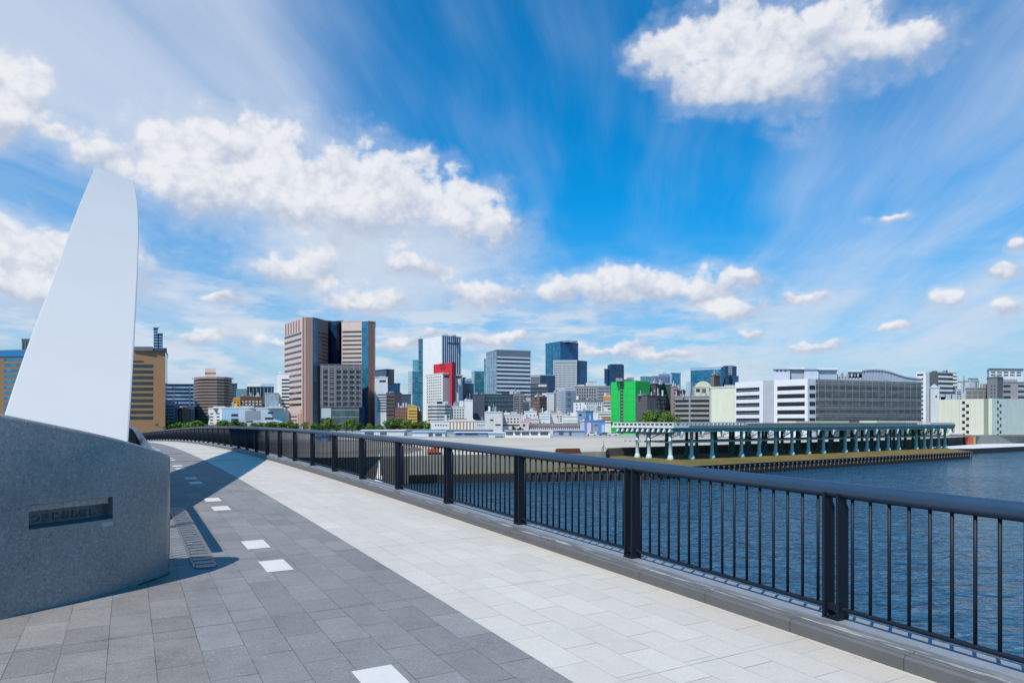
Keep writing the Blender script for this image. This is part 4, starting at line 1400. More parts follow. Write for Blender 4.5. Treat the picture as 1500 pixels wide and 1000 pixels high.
Bld('low_building', 'orange-topped white block left of the green wrapped building', F(884, 897, 425), 581, OFFWHITE, {0: [('P', 'upper_wall', .0, .95, 581.2, 587, ORANGE), ('B', 4, 589, 606, .4, WINGREY)]}, tops=[(887, 893, 577, ORANGE)])
Bld('low_building', 'white balcony block with an orange strip below the orange-topped block', F(868, 896, 390), 603, WHITE, {0: [('B', 4, 606, 622, .35, WINGREY, .3, .95), ('P', 'strip', .5, 1.0, 611, 613.5, ORANGE)]}, tops=[(873, 880, 599, LTGREY), (884, 890, 597, WHITE)])
# ---- green wrapped building
b = Bld('wrapped_building', 'tall building wrapped in vivid green construction sheeting', [(895, 345), (908.5, 338), (913, 338.5), (931, 330), (952, 342)], 557, [GREEN, DKBROWN, GREEN, paint((.01, .42, .06), var=.1)],
        {1: [('B', 12, 559, 618, .4, GREY, .2, .9)], 0: [('P', 'base_band', 0, 1, 618, 622, paint((.01, .12, .03)))], 2: [('P', 'base_band', 0, 1, 617, 622, paint((.01, .12, .03)))]}, tops=[(902, 912, 553.5, GREY, 'rooftop_unit', 6, 4), (918, 929, 552.5, GREY, 'rooftop_unit', 10, 4), (904, 926, 555.5, DKGREY, 'rooftop_unit', 9, 3)], roof=ROOFGREY)
Bld('concrete_building', 'dark brown-grey block in front of the green wrapped building', [(931.5, 329), (948, 322), (976, 330)], 579, [paint((.12, .105, .105), streak=.2), paint((.10, .09, .095), streak=.2)], {0: [('G', 5, 3, 583, 612, .4, .3, DKGREY)], 1: [('V', 4, 584, 615, .3, DKGREY), ('B', 4, 584, 610, .2, WIN, .5, .95)]}, tops=[(934, 946, 577, GREY), (953, 958, 576.5, GREY)])
Bld('concrete_building', 'taller dark block behind the brown-grey block right of the green sheeting', [(947, 362), (960, 356), (974, 362)], 562.5, [DKGREY, paint((.09, .085, .09))], {0: [('V', 4, 566, 584, .4, DKBROWN)], 1: [('V', 3, 566, 584, .3, WIN)]}, tops=[(950, 972, 560.5, GREY), (966, 974, 561, NETGREEN)])
Bld('wrapped_building', 'dark block hung with deep green netting right of the tall dark block', F(972, 984, 372), 564, NETGREEN, {0: [('V', 3, 568, 600, .3, DKGREY)]}, tops=[(973, 981, 561.5, PALEBLUE)])
Bld('apartment_block', 'slim pinkish block with a domed tank right of the green netting', F(982.5, 991.5, 352), 566.5, paint((.36, .25, .24)), {0: [('B', 7, 570, 606, .3, WIN, .5, .9)]}, tops=[(984.5, 989.5, 562, OFFWHITE, 'water_tank', 2, 3)])
Bld('apartment_block', 'dark brown block right of the slim pinkish block', F(991, 1004, 356), 573, DKBROWN, {0: [('G', 5, 3, 576, 600, .4, .4, OFFWHITE)]}, tops=[(992, 997, 569, BROWN), (998, 1003, 570, DKGREY)])
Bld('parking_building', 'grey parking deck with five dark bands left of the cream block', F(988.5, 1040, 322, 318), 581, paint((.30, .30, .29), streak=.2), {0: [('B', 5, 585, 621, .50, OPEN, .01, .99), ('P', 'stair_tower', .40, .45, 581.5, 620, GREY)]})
b = Bld('low_building', 'beige building with a rounded barrel roof behind the parking deck', F(1014, 1042, 402), 567, CREAM, {0: [('P', 'window', .2, .4, 569, 574, WIN), ('P', 'window', .52, .72, 569, 575, DKGREY), ('P', 'pipe', .44, .48, 565, 578, ORANGE)]})
bm = bmesh.new()
arc = []
for i in range(13):
    a = math.pi * i / 12
    p = at(1028 - 11.5 * math.cos(a) + 2, 402.5, zt(567 - 9 * math.sin(a), 402)) - b.root.location
    arc.append(p)
fa = [bm.verts.new(p) for p in arc]
fb = [bm.verts.new(p + Vector((3, 11, 0))) for p in arc]
bm.faces.new(fa[::-1])
bm.faces.new(fb)
for i in range(12): bm.faces.new((fa[i], fa[i + 1], fb[i + 1], fb[i]))
bmesh.ops.recalc_face_normals(bm, faces=bm.faces[:])
build('barrel_roof', bm, CREAM, b.root)
bm = bmesh.new()
for i in range(5):
    p = at(1006 + i * 2.2, 400, 0)
    bm_box(bm, p.x - b.root.location.x - .1, p.x - b.root.location.x + .1, -2, -1.8, 0, zt(558.5, 400) - GROUND)
for j in range(8):
    z = (zt(580, 400) + j * 1.1) - GROUND
    bm_box(bm, at(1005, 400).x - b.root.location.x, at(1017, 400).x - b.root.location.x, -2, -1.85, z, z + .12)
build('scaffold', bm, GREY, b.root)
Bld('concrete_building', 'brown chimney block standing beside the barrel roof', [(1040.5, 424), (1046, 420), (1055, 426)], 549.5, [paint((.22, .17, .15)), DKBROWN], tops=[(1041, 1048, 548, paint((.25, .19, .17)))])
# ---- distant blue blocks, haze of distance also put into their colours
Bld('glass_tower', 'small teal glass block behind the green wrapped building', F(938, 957, 830), 552, GTEAL, {0: [('V', 4, 553, 566, .15, GPALE)]}, tops=[(940, 948, 550.5, LTGREY)])
b = Bld('office_building', 'stepped bluish office with a pointed top right of the teal glass block', F(955, 983, 820), 551, paint((.18, .25, .34)), {0: [('V', 12, 552, 566, .45, GNAVY)]}, tops=[(965, 981, 547.5, paint((.18, .25, .34)), 'upper_storey', 2, 12), (970, 976, 543.5, PALEBLUE)])
Bld('office_building', 'square blue glass block right of the stepped pointed office', [(981.5, 815), (984, 810), (997, 814)], 546, [PALEBLUE, GBLUE2], {1: [('V', 1, 546.3, 575, .08, PALEBLUE, .8, 1.0)]})
b = Bld('glass_tower', 'wide blue glass block with a grey roof line behind the barrel roof', [(1011.5, 842), (1056, 820), (1059, 823)], 538, [GBLUE2, GBLUE], {0: [('P', 'roof_band', 0, 1, 538.2, 540.3, PALEBLUE), ('B', 3, 543, 556, .06, GNAVY)]})
b = Bld('glass_tower', 'stepped blue glass block with white lattice bars right of the wide blue one', [(1058.5, 852), (1062, 848), (1079, 852)], 536.5, [GBLUE2, GNAVY], {1: [('B', 5, 537, 549, .4, LTGREY, .28, .62, 'lattice'), ('V', 2, 536.6, 550, .1, LTGREY, .25, .65, 'lattice')]}, tops=[(1061, 1076, 535, GREY)])
prism(b.root, 'wall', F(1073, 1082, 846), GROUND, zt(551, 846), GBLUE)

# ---- white multi-storey car park with the netted side
CPW = paint((.74, .72, .74), streak=.08)
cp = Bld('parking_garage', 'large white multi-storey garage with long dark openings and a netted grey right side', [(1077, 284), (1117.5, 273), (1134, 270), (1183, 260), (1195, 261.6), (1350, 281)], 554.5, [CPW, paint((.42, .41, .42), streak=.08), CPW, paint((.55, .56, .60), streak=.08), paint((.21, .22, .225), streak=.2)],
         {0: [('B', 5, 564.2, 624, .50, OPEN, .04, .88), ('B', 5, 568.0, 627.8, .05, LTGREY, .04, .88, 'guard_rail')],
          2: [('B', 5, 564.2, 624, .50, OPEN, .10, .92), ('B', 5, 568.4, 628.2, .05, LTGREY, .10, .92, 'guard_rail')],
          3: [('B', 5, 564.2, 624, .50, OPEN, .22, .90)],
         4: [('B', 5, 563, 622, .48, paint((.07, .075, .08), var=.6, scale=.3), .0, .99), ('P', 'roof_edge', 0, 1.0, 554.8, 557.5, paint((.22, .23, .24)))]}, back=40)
# scaffolding lattice and net in front of the right side
pa, pb = at(1196, 261.7), at(1349, 280.8)
du = (pb - pa)
nn = Vector((du.y, -du.x, 0)).normalized()
bm = bmesh.new()
ro = cp.root.location
for i in range(17):
    p = pa + du * (i / 16) + nn * .9
    bm_tube(bm, [Vector((p.x, p.y, GROUND)) - ro, Vector((p.x, p.y, zt(553.5 + 2 * i / 16, 260 + 20 * i / 16))) - ro], .07, 4)
for j in range(13):
    z = GROUND + j * 1.8
    bm_tube(bm, [pa + nn * .9 + Vector((0, 0, z)) - ro, pb + nn * .9 + Vector((0, 0, z)) - ro], .06, 4)
build('scaffold', bm, paint((.20, .21, .215), rough=.6), cp.root)
netm, nt_, p_ = new_mat('netting')
n_ = N(nt_)
geo_ = n_.node('ShaderNodeNewGeometry').outputs['Position']
p_.inputs['Base Color'].default_value = (.17, .185, .185, 1)
p_.inputs['Roughness'].default_value = .9
n_.put(p_.inputs['Alpha'], n_.ramp(n_.noise(geo_, .16, 5, .6), .35, .65, .10, .50))
bm = bmesh.new()
q = [pa + nn * .75, pb + nn * .75]
bm.faces.new([bm.verts.new(v) for v in (q[0] + Vector((0, 0, GROUND)) - ro, q[1] + Vector((0, 0, GROUND)) - ro, q[1] + Vector((0, 0, zt(556.5, 280))) - ro, q[0] + Vector((0, 0, zt(555.2, 260))) - ro)])
build('safety_net', bm, netm, cp.root)


def cp_box(p0, p1, y0, y1, d, mat, name, back=8, over=None):
    o = prism(cp.root, name, F(p0, p1, d), zt(y0, d) if y0 else cp.z1 - .05, zt(y1, d), mat, back, mat)
    return o


LILAC = paint((.62, .62, .70), streak=.1)
cp_box(1133.5, 1156.5, None, 540.5, 272, LILAC, 'stair_house', 7)
cp_box(1132.5, 1158, 540.6, 538.6, 271.5, OFFWHITE, 'stair_roof', 8)
for i in range(3): cp_box(1137 + i * 6.2, 1139.3 + i * 6.2, 543.6, 541.6, 271.8, WIN, 'window', .4)
cp_box(1157, 1178, None, 540.5, 276, paint((.44, .47, .52)), 'stair_house', 6)
cp_box(1154.5, 1178.5, 540.6, 537.8, 275, WHITE, 'stair_roof', 9)
for i in range(6): cp_box(1160 + i * 3, 1160.6 + i * 3, 553, 541, 275.8, LTGREY, 'mullion', .3)
cp_box(1178.5, 1198, None, 541, 268, paint((.60, .62, .67), streak=.1), 'stair_house', 7)
cp_box(1178, 1199, 541.2, 539.4, 267.6, paint((.50, .49, .47)), 'stair_roof', 8)
cp_box(1199, 1225.5, None, 541.5, 274, paint((.42, .46, .52)), 'stair_house', 6)
cp_box(1196.5, 1226.5, 541.6, 538.2, 273, WHITE, 'stair_roof', 9)
cp_box(1226, 1262, None, 548, 276, LTGREY, 'roof_plant', 6)
for i in range(7): cp_box(1228 + i * 4.6, 1230.5 + i * 4.6, 551.5, 545.5, 275.5, GREY if i % 2 else OFFWHITE, 'roof_plant', 2)
cp_box(1242, 1262.5, 544.5, 542.3, 275, WHITE, 'stair_roof', 8)
cp_box(1244, 1262, 553, 544.4, 276, paint((.40, .44, .50)), 'stair_house', 6)
# curved roof over the right half
bm = bmesh.new()
top = [(1262, 541.5), (1272, 540.3), (1284, 540), (1294, 540.8), (1304, 543), (1316, 547), (1328, 550.5), (1350, 553.5)]
a = [bm.verts.new(at(px, 277 + (px - 1262) * .09, zt(y, 277 + (px - 1262) * .09)) - ro) for px, y in top]
c = [bm.verts.new(at(px, 277 + (px - 1262) * .09, zt(y + 1.8, 277 + (px - 1262) * .09)) - ro) for px, y in top]
b_ = [bm.verts.new(at(px + 2, 293 + (px - 1262) * .09, zt(y, 277 + (px - 1262) * .09)) - ro) for px, y in top]
for i in range(len(top) - 1):
    bm.faces.new((a[i], a[i + 1], b_[i + 1], b_[i]))
    bm.faces.new((c[i], c[i + 1], a[i + 1], a[i]))
build('curved_roof', bm, paint((.64, .62, .58)), cp.root)
bm = bmesh.new()
a = [bm.verts.new(at(px, 277.5 + (px - 1262) * .09, zt(y + 1.7, 277 + (px - 1262) * .09)) - ro) for px, y in top]
c = [bm.verts.new(at(px, 277.5 + (px - 1262) * .09, zt(556, 277)) - ro) for px, y in top]
for i in range(len(top) - 1): bm.faces.new((c[i], c[i + 1], a[i + 1], a[i]))
build('ramp_wall', bm, paint((.40, .43, .50), streak=.1), cp.root)
for i in range(12): cp_box(1264 + i * 4.3, 1264.7 + i * 4.3, 555, 543.5 + max(0, i - 7) * 1.6, 276.6 + i * .3, LTGREY, 'mullion', .3)
# cream block left of the car park
Bld('warehouse_building', 'plain cream windowless block attached left of the white garage', [(1039, 300), (1041, 294), (1077.3, 286)], 567, [CREAM, CREAM], {1: [('P', 'downpipe', .02, .035, 567, 620, LTGREY)]}, tops=[(1061, 1077, 563.5, LTGREY, 'roof_plant', 4, 8)])

# ---- right end
b = Bld('apartment_tower', 'stepped white and dark apartment tower right of the garage curved roof', [(1342, 428), (1356, 425), (1361.5, 425), (1374.5, 424), (1402, 431)], 544.5, [WHITE, LTGREY, paint((.10, .10, .11)), paint((.34, .33, .34))],
        {0: [('B', 11, 547, 617, .42, WIN, .1, .75)], 3: [('B', 10, 546.5, 614, .48, WIN, .0, .97), ('B', 10, 549.8, 617.3, .42, WHITE, .0, .97, 'balcony')]}, tops=[(1365, 1373, 543, DKGREY), (1380, 1388, 542.5, GREY), (1386, 1388, 540.5, LTGREY)], back=14)
b2 = prism(b.root, 'wall', F(1402, 1409, 436), GROUND, zt(559, 436), paint((.45, .45, .45)), 10)
for i in range(5): prism(b.root, 'balcony', F(1397, 1409.5, 430 + i * .01), zt(563.5 + i * 6, 430), zt(561 + i * 6, 430), WHITE, 3, WHITE)
for i in range(4): prism(b.root, 'balcony', F(1396, 1402.5, 427), zt(550 + i * 5, 427), zt(547.5 + i * 5, 427), WHITE, 3, WHITE)
b = Bld('warehouse_building', 'white gabled stack-like block in front of the stepped apartment tower', F(1363, 1376, 315), 568, paint((.66, .65, .62), streak=.1), {0: [('P', 'window', .55, .72, 579, 582, WIN)]}, back=8)
bm = bmesh.new()
g0, g1, g2 = at(1363, 315, b.z1) - b.root.location, at(1376, 315, b.z1) - b.root.location, at(1369, 315, zt(562, 315)) - b.root.location
f1 = [bm.verts.new(p) for p in (g0, g1, g2)]
f2 = [bm.verts.new(p + Vector((4, 8, 0))) for p in (g0, g1, g2)]
bm.faces.new(f1)
bm.faces.new(f2[::-1])
for i in range(3): bm.faces.new((f1[i], f2[i], f2[(i + 1) % 3], f1[(i + 1) % 3]))
build('gable', bm, paint((.66, .65, .62), streak=.1), b.root)
PC = paint((.67, .655, .52), streak=.12, var=.08)
w = Bld('warehouse_building', 'big pale cream-green warehouse with zigzag columns of small dark windows', [(1364, 318), (1441, 304), (1448, 300), (1453, 299.5), (1640, 345)], 583.5, [PC, paint((.46, .47, .38), streak=.1), paint((.66, .66, .46)), paint((.58, .63, .53), streak=.15)], back=40)  # face tones paint in its shading, with a darker ridge and brighter corner
for i in range(6):
    y = 586.5 + 9.8 * i
    w.style(0, ('P', 'window', .60, .655, y, y + 4.2, WIN))
    w.style(0, ('P', 'window', .675, .73, y + 4.9 - 9.8 * (i == 99), y + 9.1, WIN))
    w.style(3, ('P', 'window', .035, .046, y, y + 4.0, WIN))
    w.style(3, ('P', 'window', .053, .064, y + 4.9, y + 8.9, WIN))
w.style(0, ('P', 'downpipe', .545, .553, 584, 640, LTGREY))
w.style(0, ('P', 'loading_canopy', .36, .62, 634.5, 637, paint((.50, .48, .56)), 1.0))
w.style(3, ('P', 'downpipe', .10, .104, 584, 640, LTGREY))
for p0, p1, y in ((1378, 1402, 577), (1376, 1384, 581), (1404, 1406, 579)):
    w.top(p0, p1, y, LTGREY, 'rooftop_unit', 18, 8)
w.top(1384, 1385.2, 578, WIN, 'window', 17.8, .3, 581)
w.top(1393, 1394.5, 578, WIN, 'window', 17.8, .3, 581)
Bld('apartment_block', 'white box house with a small blue roof unit above the cream warehouse', [(1408, 372), (1420, 365), (1434, 368)], 557.5, [WHITE, paint((.60, .61, .62))], {1: [('V', 1, 558, 590, .1, WIN, .85, 1.0)]}, tops=[(1418, 1433, 554, paint((.07, .17, .25)), 'rooftop_unit', 3, 5)])
Bld('concrete_building', 'low grey framed block behind the roof edge of the cream warehouse', F(1414.5, 1450, 345), 569, paint((.30, .29, .28)), {0: [('G', 2, 4, 571.5, 584, .8, .62, paint((.20, .18, .16), var=.5), .02, .98)]}, tops=[(1436, 1448, 562, paint((.33, .31, .30)))])
Bld('concrete_building', 'grey stair tower with small windows left of the brown-grey apartments', [(1446, 336), (1461, 330), (1469, 334)], 552.5, [paint((.26, .25, .25), streak=.1), paint((.13, .125, .13))], {0: [('G', 4, 2, 562, 583, .25, .35, WIN, .3, .9)]})
Bld('apartment_block', 'brown-grey apartment block with dark balconies at the right edge', F(1467, 1560, 348, 352), 560, paint((.34, .31, .30), streak=.12), {0: [('B', 3, 563.5, 588, .42, WIN, .03, .14), ('B', 3, 563.5, 588, .45, WIN, .26, .5), ('B', 3, 567, 591.5, .3, LTGREY, .26, .5, 'balcony')]}, tops=[(1468, 1490, 556, paint((.36, .33, .31)), 'rooftop_unit', 2, 8)])
Bld('office_building', 'white office with two rows of wide windows above the grey apartments at the right edge', [(1446, 488), (1449, 480), (1498, 484)], 541, [LTGREY, WHITE], {1: [('G', 2, 5, 543, 551, .7, .5, WINGREY, .02, .98), ('G', 2, 10, 552, 562, .5, .3, PALEBLUE), ('P', 'roof_edge', -.01, 1.01, 539.3, 541.5, DKGREY, .5)]})
Bld('apartment_block', 'white low block with balconies right of the stepped apartment tower', F(1400, 1412, 400), 570, OFFWHITE, {0: [('B', 4, 573, 586, .4, WIN, .1, .9)]})

# ---------------------------------------------------------------- market site: sheds and small things
def shed(label, p0, p1, y0, y1, d, wall, roof, bands=(), slope=.35, name='site_shed', win=WINGREY):
    z0 = GROUND + .02
    z1 = zt(y1, d)
    a, b = at(p0, d, z0), at(p1, d, z0)
    root = empty(name, a)
    tag(root, label, 'shed')
    L_ = (b - a).length
    h = z1 - z0
    bm = bmesh.new()
    bm_box(bm, 0, L_, 0, 9, 0, h)
    build('wall', bm, wall, root)
    bm = bmesh.new()
    v = [bm.verts.new(p) for p in ((-.4, -.5, h + .02), (L_ + .4, -.5, h + .02), (L_ + .4, 4.5, h + slope * 4), (-.4, 4.5, h + slope * 4), (-.4, 9.5, h + .02), (L_ + .4, 9.5, h + .02))]
    bm.faces.new((v[0], v[1], v[2], v[3]))
    bm.faces.new((v[3], v[2], v[5], v[4]))
    bm.faces.new((v[0], v[3], v[4]))
    bm.faces.new((v[1], v[5], v[2]))
    build('roof', bm, roof, root)
    for (f0, f1, q0, q1) in bands:
        mesh_obj('window', unit(win), root, (L_ * (f0 + f1) / 2, -.05, h * (q0 + q1) / 2), None, (L_ * (f1 - f0), .3, h * (q1 - q0)))
    return root


SHEDW = paint((.62, .66, .68), streak=.2)
SHEDB = paint((.34, .48, .60), streak=.2)
shed('long pale flat-roofed shed behind the railing left of the blue tarpaulin shed', 528, 592, 637, 630.5, 300, paint((.58, .60, .58), streak=.2), paint((.62, .64, .62)), [(.1, .3, .2, .7), (.45, .6, .2, .7)], .1)
shed('low grey beam-like shed with a long thin roof behind the blue tarpaulin shed', 588, 722, 634, 629.5, 318, paint((.30, .31, .33), streak=.2), paint((.34, .35, .37)), [], .06)
shed('white and pale blue tarpaulin shed in the middle of the market site', 604, 652, 638, 632.5, 282, SHEDW, SHEDB, [(.5, .62, .1, .8), (.7, .9, .2, .6)], .12)
shed('blue sided low shed with dark machinery openings left of the white trailer shed', 666, 714, 640, 633.5, 276, paint((.22, .33, .47), streak=.2), paint((.60, .62, .62)), [(.05, .22, .55, .95), (.3, .7, .55, .9)], .1, win=WIN)
shed('white trailer shed with a row of wide windows on the pale concrete apron', 740, 806, 641, 631, 262, WHITE, paint((.52, .54, .55)), [(.02, .17, .45, .85), (.22, .33, .45, .85), (.37, .53, .45, .85), (.57, .72, .45, .85), (.78, .95, .45, .85)], .06)
shed('low blue-grey shed right of the white trailer shed', 812, 856, 637, 630.5, 292, paint((.30, .36, .46), streak=.2), paint((.42, .46, .52)), [(.15, .3, .3, .8), (.5, .56, .1, .8)], .1)
shed('white sheet-covered shed left of the white trailer shed', 716, 739, 641, 634, 266, SHEDW, SHEDW, [(.4, .95, .05, .35)], .1, win=DKGREY)
shed('small bright blue cabin glimpsed between the railing bars left of the plants', 462, 480, 646, 638, 216, BLUEPAINT, paint((.08, .32, .62)), [(.2, .4, .3, .7)], .1)


def car(label, px, d, c, heading, z=GROUND + .02, L_=4.5, van=False):
    root = empty('parked_car', at(px, d, z), heading)
    tag(root, label, 'van' if van else 'car', 'vehicles parked on the market site')
    prof = [(-.5, .30), (-.5, .62), (-.40, .72), (-.22, .80), (-.10, 1.32), (.28, 1.36), (.44, .86), (.5, .80), (.5, .30)] if not van else [(-.5, .30), (-.5, .9), (-.42, 1.0), (-.30, 1.75), (.48, 1.8), (.5, 1.7), (.5, .30)]
    bm = bmesh.new()
    a = [bm.verts.new((x * L_, -.85, z_)) for x, z_ in prof]
    b = [bm.verts.new((x * L_, .85, z_)) for x, z_ in prof]
    bm.faces.new(a)
    bm.faces.new(b[::-1])
    for i in range(len(prof)): bm.faces.new((a[i], b[i], b[(i + 1) % len(prof)], a[(i + 1) % len(prof)]))
    bmesh.ops.recalc_face_normals(bm, faces=bm.faces[:])
    build('body', bm, c, root)
    bm = bmesh.new()
    bm_box(bm, -.16 * L_, .30 * L_, -.87, .87, .88 if not van else 1.1, 1.26 if not van else 1.6)
    build('side_window', bm, WIN, root)
    for x in (-.31, .31):
        for y in (-.8, .8):
            bm = bmesh.new()
            bm_tube(bm, [(x * L_, y - .1, .32), (x * L_, y + .1, .32)], .32, 12)
            build('wheel', bm, OPEN, root)


car('white car parked below the blue fronted shop house left of the jetty end', 897, 300, WHITE, .2)
car('dark grey car parked beside the white one left of the jetty end', 884, 304, DKGREY, .1)
car('white van parked near the blue-grey shed on the apron', 866, 296, OFFWHITE, .05, van=True)

# orange excavator at the quay edge
EXC = paint((.62, .10, .03), rough=.5, var=.2, scale=1)
ex = empty('excavator', at(637, 127.5, GROUND + .02), .25)
tag(ex, 'small orange-red excavator on the quay edge seen through the railing bars', 'excavator')
bm = bmesh.new()
for y in (-.75, .75):
    bm_box(bm, -1.3, 1.3, y - .22, y + .22, .0, .45)
build('track', bm, OPEN, ex)
bm = bmesh.new()
bm_box(bm, -1.35, .7, -.8, .8, .46, 1.1)
build('body', bm, EXC, ex)
bm = bmesh.new()
bm_box(bm, -.35, .65, -.75, .05, 1.1, 1.75)
build('cab', bm, EXC, ex)
bm = bmesh.new()
bm_tube(bm, [(.5, .3, 1.0), (1.3, .3, 1.6), (2.2, .3, 1.2)], .14, 6)
bm_tube(bm, [(2.2, .3, 1.2), (2.3, .3, .4)], .12, 6)
build('boom', bm, EXC, ex)
bm = bmesh.new()
bm_box(bm, 1.75, 2.55, .0, .6, .12, .5)
build('bucket', bm, paint((.25, .05, .02)), ex)

# rusty stack on the apron edge
RUST = paint((.34, .11, .045), rough=.85, var=.35, scale=1.0)
st = empty('steel_stack', at(815, 131.5, GROUND + .02), .28)
tag(st, 'rust-orange stack of steel beams on the quay edge right above the handrail', 'beams')
for k in range(3):
    for j in range(3):
        bm = bmesh.new()
        w0, h0 = .30, .32
        x0, x1 = .1 * k + (.0 if j else .3), 5.2 - .15 * k
        y, z = j * .42, k * .33
        bm_box(bm, x0, x1, y, y + w0, z, z + .05)
        bm_box(bm, x0, x1, y, y + w0, z + h0 - .05, z + h0)
        bm_box(bm, x0, x1, y + w0 / 2 - .03, y + w0 / 2 + .03, z + .05, z + h0 - .05)
        build('beam', bm, RUST, st)
# white tapering river marker
mk = empty('river_marker', at(555, 121.8, WATER - .5))
tag(mk, 'white tapering river marker seen between two railing posts', 'marker')
bm = bmesh.new()
bm_tube(bm, [(0, 0, 0), (0, 0, 1.0), (0, 0, 2.2), (0, 0, 2.25), (0, 0, 6.0)], [.95, .9, .60, .42, .12], 10)
build('shaft', bm, WHITE, mk)
bm = bmesh.new()
bm_tube(bm, [(0, 0, 6.0), (0, 0, 6.9)], [.05, .04], 6)
bm_tube(bm, [(0, 0, 6.7), (0, 0, 6.95)], [.14, .14], 8)
build('lantern', bm, LTGREY, mk)
# thin tripod mast on the quay
ms = empty('survey_mast', at(884, 141.6, GROUND + .0))
ms.location = at(884, 144, GROUND + .03)
tag(ms, 'thin dark tripod mast standing on the apron left of the jetty', 'mast')
bm = bmesh.new()
bm_tube(bm, [(0, 0, 0), (0, 0, 2.4)], [.07, .04], 6)
build('pole', bm, DKGREY, ms)
for k in range(3):
    bm = bmesh.new()
    a = k * 2.1
    bm_tube(bm, [(math.cos(a) * .8, math.sin(a) * .8, 0), (0, 0, 1.2)], .04, 5)
    build('leg', bm, DKGREY, ms)

# street lamp left of the fin, on the far edge of the roadway
lp = empty('street_lamp', P(61.0, -21.3, -.12))
lx = Vector(lp.location)
lp.location = lx
tag(lp, 'tall thin white street lamp in front of the blue striped office at the left edge', 'street lamp')
bm = bmesh.new()
bm_tube(bm, [(0, 0, 0), (0, 0, 5.9), (-.25, 0, 6.3)], [.09, .06, .05], 8)
build('pole', bm, WHITE, lp)
bm = bmesh.new()
bm_tube(bm, [(-.2, 0, 6.25), (-.5, 0, 6.42), (-.6, 0, 6.44)], [.05, .05, .04], 8)
bm_obox(bm, (-.85, 0, 6.45), (.42, 0, .05), (0, .13, 0), (0, 0, .05))
build('lamp_head', bm, WHITE, lp)

# ---------------------------------------------------------------- trees
LEAVES = [leaf_mat((.030, .090, .010), (.120, .210, .028)), leaf_mat((.040, .100, .012), (.170, .240, .035)), leaf_mat((.020, .055, .012), (.085, .145, .025))]
BARK = paint((.10, .075, .055), rough=.9)


def tree_meshes(seed, h, w, mat, leaves=900):
    r = random.Random(seed)
    bm = bmesh.new()
    bm_tube(bm, [(0, 0, -.2), (.05, 0, h * .3), (.0, .1, h * .62)], [h * .035, h * .026, h * .012], 7)
    for k in range(5):
        a = k * 1.26 + r.random()
        bm_tube(bm, [(.03, 0, h * (.28 + .05 * k)), (math.cos(a) * w * .28, math.sin(a) * w * .28, h * (.50 + .06 * k))], [h * .016, h * .007], 5)
    tm_ = bpy.data.meshes.new('trunk')
    bm.to_mesh(tm_)
    bm.free()
    tm_.materials.append(BARK)
    bm = bmesh.new()
    lobes = []
    for k in range(11):
        a = r.random() * 6.28
        q = r.random() ** .6 * w * .34
        lobes.append((Vector((math.cos(a) * q, math.sin(a) * q, h * (.36 + .46 * r.random()))), w * (.14 + .12 * r.random())))
    lobes.append((Vector((0, 0, h * .84)), w * .17))
    for i in range(leaves):
        c, rad = lobes[r.randrange(len(lobes))]
        d = Vector((r.gauss(0, 1), r.gauss(0, 1), r.gauss(0, 1))).normalized()
        p = c + d * rad * (.55 + .5 * r.random() ** .7)
        sz = w * (.030 + .030 * r.random())
        nrm = (d + Vector((r.gauss(0, .5), r.gauss(0, .5), r.gauss(.3, .5)))).normalized()
        t = nrm.orthogonal().normalized()
        t.rotate(Matrix.Rotation(r.random() * 6.28, 3, nrm))
        u = nrm.cross(t)
        vs = [bm.verts.new(p + t * sz * a + u * sz * b) for a, b in ((-1, -.5), (0, -.8), (1, -.2), (.8, .6), (-.3, .8))]
        bm.faces.new(vs)
    cm_ = bpy.data.meshes.new('crown')
    bm.to_mesh(cm_)
    bm.free()
    cm_.materials.append(mat)
    return tm_, cm_


TREES = [tree_meshes(11, 7, 6.2, LEAVES[0]), tree_meshes(12, 7, 5.4, LEAVES[1]), tree_meshes(13, 7, 6.8, LEAVES[0]), tree_meshes(14, 7, 5.8, LEAVES[2]), tree_meshes(15, 7, 6.6, LEAVES[1])]
tn = [0]


def tree(px, ytop, d, label, group, k=None, wide=1.0, z=GROUND):
    h = zt(ytop, d) - z
    k = tn[0] % 5 if k is None else k
    tn[0] += 1
    s = h / 7.0 * 1.03
    o = empty('leafy_tree', at(px, d, z), tn[0] * 1.7)
    o.scale = (s * wide, s * wide, s)
    tag(o, label, 'tree', group)
    mesh_obj('trunk', TREES[k][0], o)
    mesh_obj('crown', TREES[k][1], o)


G1 = 'green trees behind the far end of the railing'
for px, y in ((197, 616), (206, 619), (214, 615), (224, 618), (233, 620), (243, 617), (254, 618), (264, 619), (278, 622), (288, 617), (298, 621), (310, 623), (327, 616.5), (345, 615.5), (356, 621), (372, 620), (386, 619.5), (400, 618.5), (412, 620), (424, 618)):
    tree(px, y - 1.2, 384 + (px * 7 % 9), 'small green tree behind the far railing, left of the brown tower', G1, wide=2.1)
G2 = 'green trees at the foot of the brown tower'
for px, y in ((434, 618.5), (447, 617), (460, 619), (472, 616), (481, 611.5), (493, 618), (507, 615.5), (516, 613.5), (528, 619), (540, 620)):
    tree(px, y, 388 + (px * 7 % 9), 'leafy green tree in front of the glass entrance and foot of the brown tower', G2, wide=1.1)
G3 = 'dense trees right of the brown tower'
for px, y in ((556, 621), (568, 616), (577, 613), (587, 612), (598, 614.5), (608, 617), (619, 616), (628, 620)):
    tree(px, y, 374 + (px * 7 % 9), 'dense green tree in the clump below the yellow striped building', G3, wide=1.45)
tree(752, 624, 336, 'round dark green bush left of the pink arcade', None, 3, 1.6)
tree(762, 625, 338, 'smaller dark green bush against the pink gable', None, 3, 1.3)
G4 = 'trees behind the left end of the jetty'
